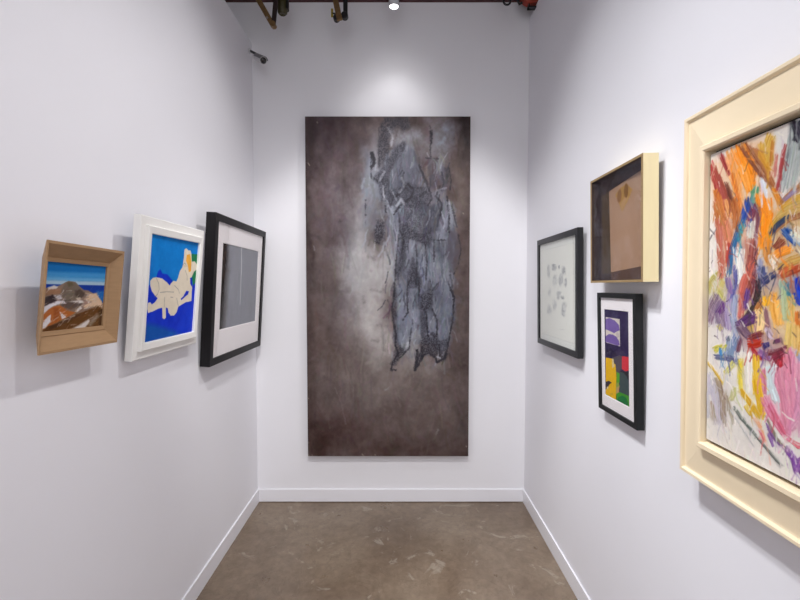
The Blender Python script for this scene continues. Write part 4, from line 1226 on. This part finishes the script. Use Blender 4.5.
    for kk in range(110):
        u = u0 + .03 + rr.random() * (.36 - u0)
        v = (rr.random() - .5) * .66
        ang = -1.57 + (rr.random() - .5) * 1.3
        ln = .03 + .06 * rr.random()
        c = np.array(pal[rr.integers(len(pal))], float)
        for st in range(7):                                 # strands side by side
            o = (st - 3) * .0035
            q0 = (u - math.cos(ang) * ln - math.sin(ang) * o, v - math.sin(ang) * ln * (.7 + .5 * rr.random()) + math.cos(ang) * o)
            q1 = (u + math.cos(ang) * ln - math.sin(ang) * o, v + math.sin(ang) * ln * (.7 + .5 * rr.random()) + math.cos(ang) * o)
            if min(q0[0], q1[0]) > u0 + .012 and rr.random() > .15:
                A.line([q0, q1], .0035, c + (rr.random() - .5) * 34, alpha=.85, soft=.001, wob=.0014, lift=.0008 * rr.random(), uv=True)
    A.scumble(620, -1.45, .55, .012, .05, .0026, .85, 51, x_max=u0)
    A.scumble(1200, -1.45, .6, .012, .05, .0026, .85, 55, x_min=u0, x_max=cx)
    A.scumble(260, -1.2, .9, .008, .03, .0020, .85, 52, x_max=u0, mix=((226, 218, 208), .14))
    A.scumble(110, -1.6, 1.2, .006, .02, .0020, .8, 53, x_max=u0, y_min=-.10, y_max=.12, mix=((74, 56, 66), .35))
    A.build('painting', PM, root, gain=1.02)
big_abstract()

# ================================================================== ceiling fittings
def base_matrix(p):
    return Matrix.Translation(Vector(p))

# white cylinder downlight above the tall canvas
def downlight():
    Y = 2.60
    c = at(394, 7, Y)
    r = .031
    root = thing('downlight', 'white cylinder ceiling light glowing above the tall dark canvas', 'light', base_matrix((c[0], c[1], c[2])))
    top = ZC - c[2]
    hs = MB().lathe([(.008, .14), (r - .002, .14), (r, .138), (r, .001), (r - .001, 0), (r - .004, 0), (r - .005, .002), (r - .005, .012)]).build('lamp_housing', M['metal_w'], root, True)
    MB().lathe([(.0005, .005), (r * .5, .0052), (r - .0052, .0058)]).build('lamp_lens', M['lamp'], hs, True)
    MB().tube([(0, 0, .14), (0, 0, top)], .008, 12).build('stem', M['metal_w'], root, True)
    return c
dl = downlight()

# brass V brace
def v_brace():
    Y = 2.56
    tip = at(273.6, 26.5, Y)
    lt = at(258.5, 0, Y)
    rt = at(276.2, 0, Y)
    base = np.array([tip[0], Y, tip[2]])
    root = thing('ceiling_brace', 'V-shaped brown metal brace hanging in the upper left corner', 'bracket', base_matrix(base))
    def ext(a):
        d = a - tip
        return tuple(d * ((ZC - tip[2]) / d[2]))
    l, r_ = ext(lt), ext(rt)
    MB().bar((0, 0, 0), l, .030, .010).build('brace_bar', M['brass'], root, bevel=.002)
    MB().bar((0.003, -.013, 0), (r_[0], -.013, r_[2]), .027, .008).build('brace_bar', M['dark_metal'], root, bevel=.002)
    MB().tube([(0.001, -.026, .004), (0.001, .010, .004)], .016, 20).build('pivot_bolt', M['brass'], root, True)
    lm = at(267.5, 18.5, Y) - base
    MB().tube([(lm[0], -.012, lm[2]), (lm[0], -.003, lm[2])], .006, 12).build('bolt', M['bolt'], root, True)
v_brace()

def olive_lamp():
    Y = 2.62
    b = at(282.5, 14.5, Y)
    root = thing('ceiling_spotlight', 'short dark olive fixture right beside the V-shaped brace', 'light', base_matrix(b))
    top = ZC - b[2]
    MB().tube([(0, 0, .004), (0, 0, 0), (0, 0, .010), (0, 0, .05), (0, 0, .075), (0, 0, .11)], [.001, .020, .029, .031, .031, .022], 24).build('lamp_body', M['olive'], root, True)
    MB().tube([(.012, .006, .03), (.012, .006, .1)], .026, 20).build('lamp_collar', M['black_metal'], root, True)
    MB().tube([(0, 0, .10), (0, 0, top)], .012, 12).build('stem', M['black_metal'], root, True)
olive_lamp()

def clamp():
    Y = 2.58
    tip = at(339.8, 20.5, Y)
    up = at(335.5, 0, Y)
    root = thing('ceiling_clamp', 'brown metal hanger bar with dark round knuckles left of the white light', 'bracket', base_matrix(tip))
    d = up - tip
    e = d * ((ZC - tip[2]) / d[2])
    MB().bar((0, 0, 0), tuple(e), .034, .012).build('hanger_bar', M['brass'], root, bevel=.003)
    for (px, py, r) in ((336.0, 16.2, .019), (344.2, 13.8, .021)):
        q = at(px, py, Y) - tip
        MB().tube([(q[0], .004, q[2]), (q[0], .008, q[2]), (q[0], .034, q[2]), (q[0], .038, q[2])], [r * .8, r, r, r * .8], 24).build('knuckle', M['black_metal'], root, True)
    q = at(345, 7, Y) - tip
    MB().bar((q[0], .02, q[2] - .03), (q[0], .02, e[2]), .026, .014).build('back_bar', M['black_metal'], root, bevel=.003)
    q = at(331.6, 12, Y) - tip
    MB().bar((q[0], .018, q[2] - .018), (q[0], .018, q[2] + .03), .012, .006).build('yellow_tag', M['yellow'], root)
    q2 = at(333.5, 13, Y) - tip
    MB().bar((q[0], .018, q[2] + .004), (q2[0] + .01, .014, q2[2] + .004), .008, .006, (0, 0, 1)).build('tag_stem', M['black_metal'], root)
clamp()

def pipe():
    bot = at(530, 8, YB - .1)
    r = .066
    cz = bot[2] + r + .008
    root = thing('sprinkler_pipe', 'thick red pipe at the top right corner of the back wall', 'pipe', base_matrix((bot[0], YB - .1, cz)))
    MB().tube([(0, 0, 0), (0, -1.9, 0)], r, 32).build('pipe_run', M['red'], root, True)
    MB().tube([(0, -.0, 0), (0, -.006, 0), (0, -.055, 0), (0, -.06, 0)], [r, r + .010, r + .010, r], 32).build('pipe_coupling', M['red'], root, True)
    mb = MB().box((-.022, -.045, -r - .030), (.026, -.012, -r - .022))
    mb.box((-.022, -.045, -r - .030), (-.014, -.012, -r - .002))
    mb.build('pipe_bracket', M['black_metal'], root)
    rod = ZC - cz
    MB().tube([(0, -.9, r - .004), (0, -.9, rod)], .007, 10).build('hanger_rod', M['black_metal'], root, True)
    MB().tube([(0, -.88, 0), (0, -.92, 0)], r + .004, 32).build('hanger_band', M['black_metal'], root, True)
    MB().tube([(-.07, -.03, -.025), (-.085, -.03, -.05), (-.075, -.03, -.07), (-.06, -.03, -.06)], .008, 10).build('clamp_screw', M['black_metal'], root, True)
pipe()

def ring():
    Y = 2.66
    b = at(507, 4.8, Y)
    root = thing('ring_hanger', 'small black ring hanger just left of the red pipe', 'bracket', base_matrix(b))
    R = .021
    cz = R
    MB().tube([(R * math.sin(t), 0, cz - R * math.cos(t)) for t in np.linspace(0, 2 * math.pi, 33)], .006, 10, cap=False).build('ring', M['black_metal'], root, True)
    MB().tube([(0, 0, cz + R - .002), (0, 0, ZC - b[2])], .006, 10).build('hanger_rod', M['black_metal'], root, True)
ring()

# bullet security camera on the left wall, close to the corner
def security_camera():
    lens = Vector(at(263.3, 60.4, 2.645))
    back = Vector(at(256.6, 57.2, 2.74))
    mount = Vector((XL, 2.775, at(254, 51.0, 2.775)[2]))
    root = thing('security_camera', 'small grey bullet security camera high on the left wall near the corner', 'camera', base_matrix(mount))
    P = lambda v: tuple(Vector(v) - mount)
    MB().tube([(0, 0, 0), (.008, 0, 0), (.010, 0, 0)], [.018, .018, .012], 24).build('mount_plate', M['metal_w'], root, True)
    a = back + (lens - back) * .25 + Vector((0, 0, .018))
    MB().tube([(.008, 0, 0), P(mount.lerp(a, .5) + Vector((0, 0, .002))), P(a)], .008, 12).build('mount_arm', M['cam_dark'], root, True)
    d = (lens - back).normalized()
    body = MB().tube([P(back), P(back + d * .006), P(lens - d * .02), P(lens - d * .002), P(lens)], [.013, .021, .0225, .0225, .019], 28).build('camera_body', M['cam_grey'], root, True)
    # sun hood: a half shell over the body
    mb = MB()
    a_ = d.cross(Vector((0, 0, 1))).normalized()
    b_ = a_.cross(d).normalized()
    vs, fs = [], []
    k = 14
    p0, p1 = back + d * .01, lens + d * .012
    for q, rr_ in ((p0, .0245), (p1, .0255), (p1, .0240), (p0, .0230)):
        for i in range(k + 1):
            t = math.radians(10) + math.radians(160) * i / k
            vs.append(P(q + a_ * math.cos(t) * rr_ + b_ * math.sin(t) * rr_))
    n = k + 1
    for s in range(4):
        s2 = (s + 1) % 4
        for i in range(k):
            fs.append((s * n + i, s * n + i + 1, s2 * n + i + 1, s2 * n + i))
    mb.add(vs, fs).build('sun_hood', M['cam_hood'], body, True)
    MB().tube([P(lens - d * .001), P(lens + d * .0015), P(lens + d * .002)], [.0185, .0185, .0155], 28).build('lens_ring', M['cam_dark'], body, True)
    MB().tube([P(lens + d * .001), P(lens + d * .003), P(lens + d * .0045)], [.013, .011, .004], 24).build('lens', M['lens'], body, True)
security_camera()

# ------------------------------------------------------------------ light
def spot(name, loc, tgt, power, size=60, blend=.6, rad=.04, col=(1, .985, .97)):
    d = bpy.data.lights.new(name, 'SPOT')
    d.energy = power
    d.spot_size = math.radians(size)
    d.spot_blend = blend
    d.shadow_soft_size = rad
    d.color = col
    o = bpy.data.objects.new(name, d)
    C.objects.link(o)
    o.location = loc
    o.rotation_euler = (Vector(tgt) - Vector(loc)).to_track_quat('-Z', 'Y').to_euler()
    return o

WARM = (1, .99, .985)
COOL = (.975, .985, 1.0)
spot('spot_left_near', (.55, .85, 3.5), (XL, 1.0, 1.0), 43, 74, 1.0, .06, WARM)
spot('spot_left_far', (.55, 1.9, 3.5), (XL, 1.9, 1.15), 84, 77, 1.0, .06, WARM)
spot('spot_right_near', (-.65, .70, 3.5), (XR, .75, 1.0), 82, 74, 1.0, .06, COOL)
spot('spot_right_far', (-.65, 1.5, 3.5), (XR, 1.70, 1.1), 88, 70, 1.0, .06, COOL)
spot('fill_right_low', (-.45, 1.3, 3.5), (XR, 1.45, .35), 200, 42, 1.0, .06, COOL)  # added fill: brightens the lower right wall, stands for no known fixture
spot('spot_canvas', (.02, .40, 3.5), (-.04, YB, .98), 190, 52, .5, .08, WARM)
spot('fill_canvas_top', (-.05, 1.75, 3.42), (-.05, YB, 2.55), 22, 40, 1.0, .10, WARM)  # added fill: widens the downlight's bright pool above the canvas
spot('downlight_beam', (dl[0], dl[1], dl[2] - .004), (dl[0], dl[1] + .05, 0), 6, 84, .8, .02, WARM)

def area(name, loc, sx, sy, power, col=(1, 1, 1)):
    d = bpy.data.lights.new(name, 'AREA')
    d.shape = 'RECTANGLE'
    d.size, d.size_y = sx, sy
    d.energy = power
    d.color = col
    o = bpy.data.objects.new(name, d)
    C.objects.link(o)
    o.location = loc
    return o
area('overhead_fill', (-.06, -1.3, 3.6), 1.4, 1.4, 30, (.98, .98, 1))  # added unseen fill for general brightness, not a particular fixture

w = bpy.data.worlds.new('world')
S.world = w
w.use_nodes = True
bg = w.node_tree.nodes['Background']
bg.inputs['Color'].default_value = (.95, .96, 1.0, 1)
bg.inputs['Strength'].default_value = 1.25
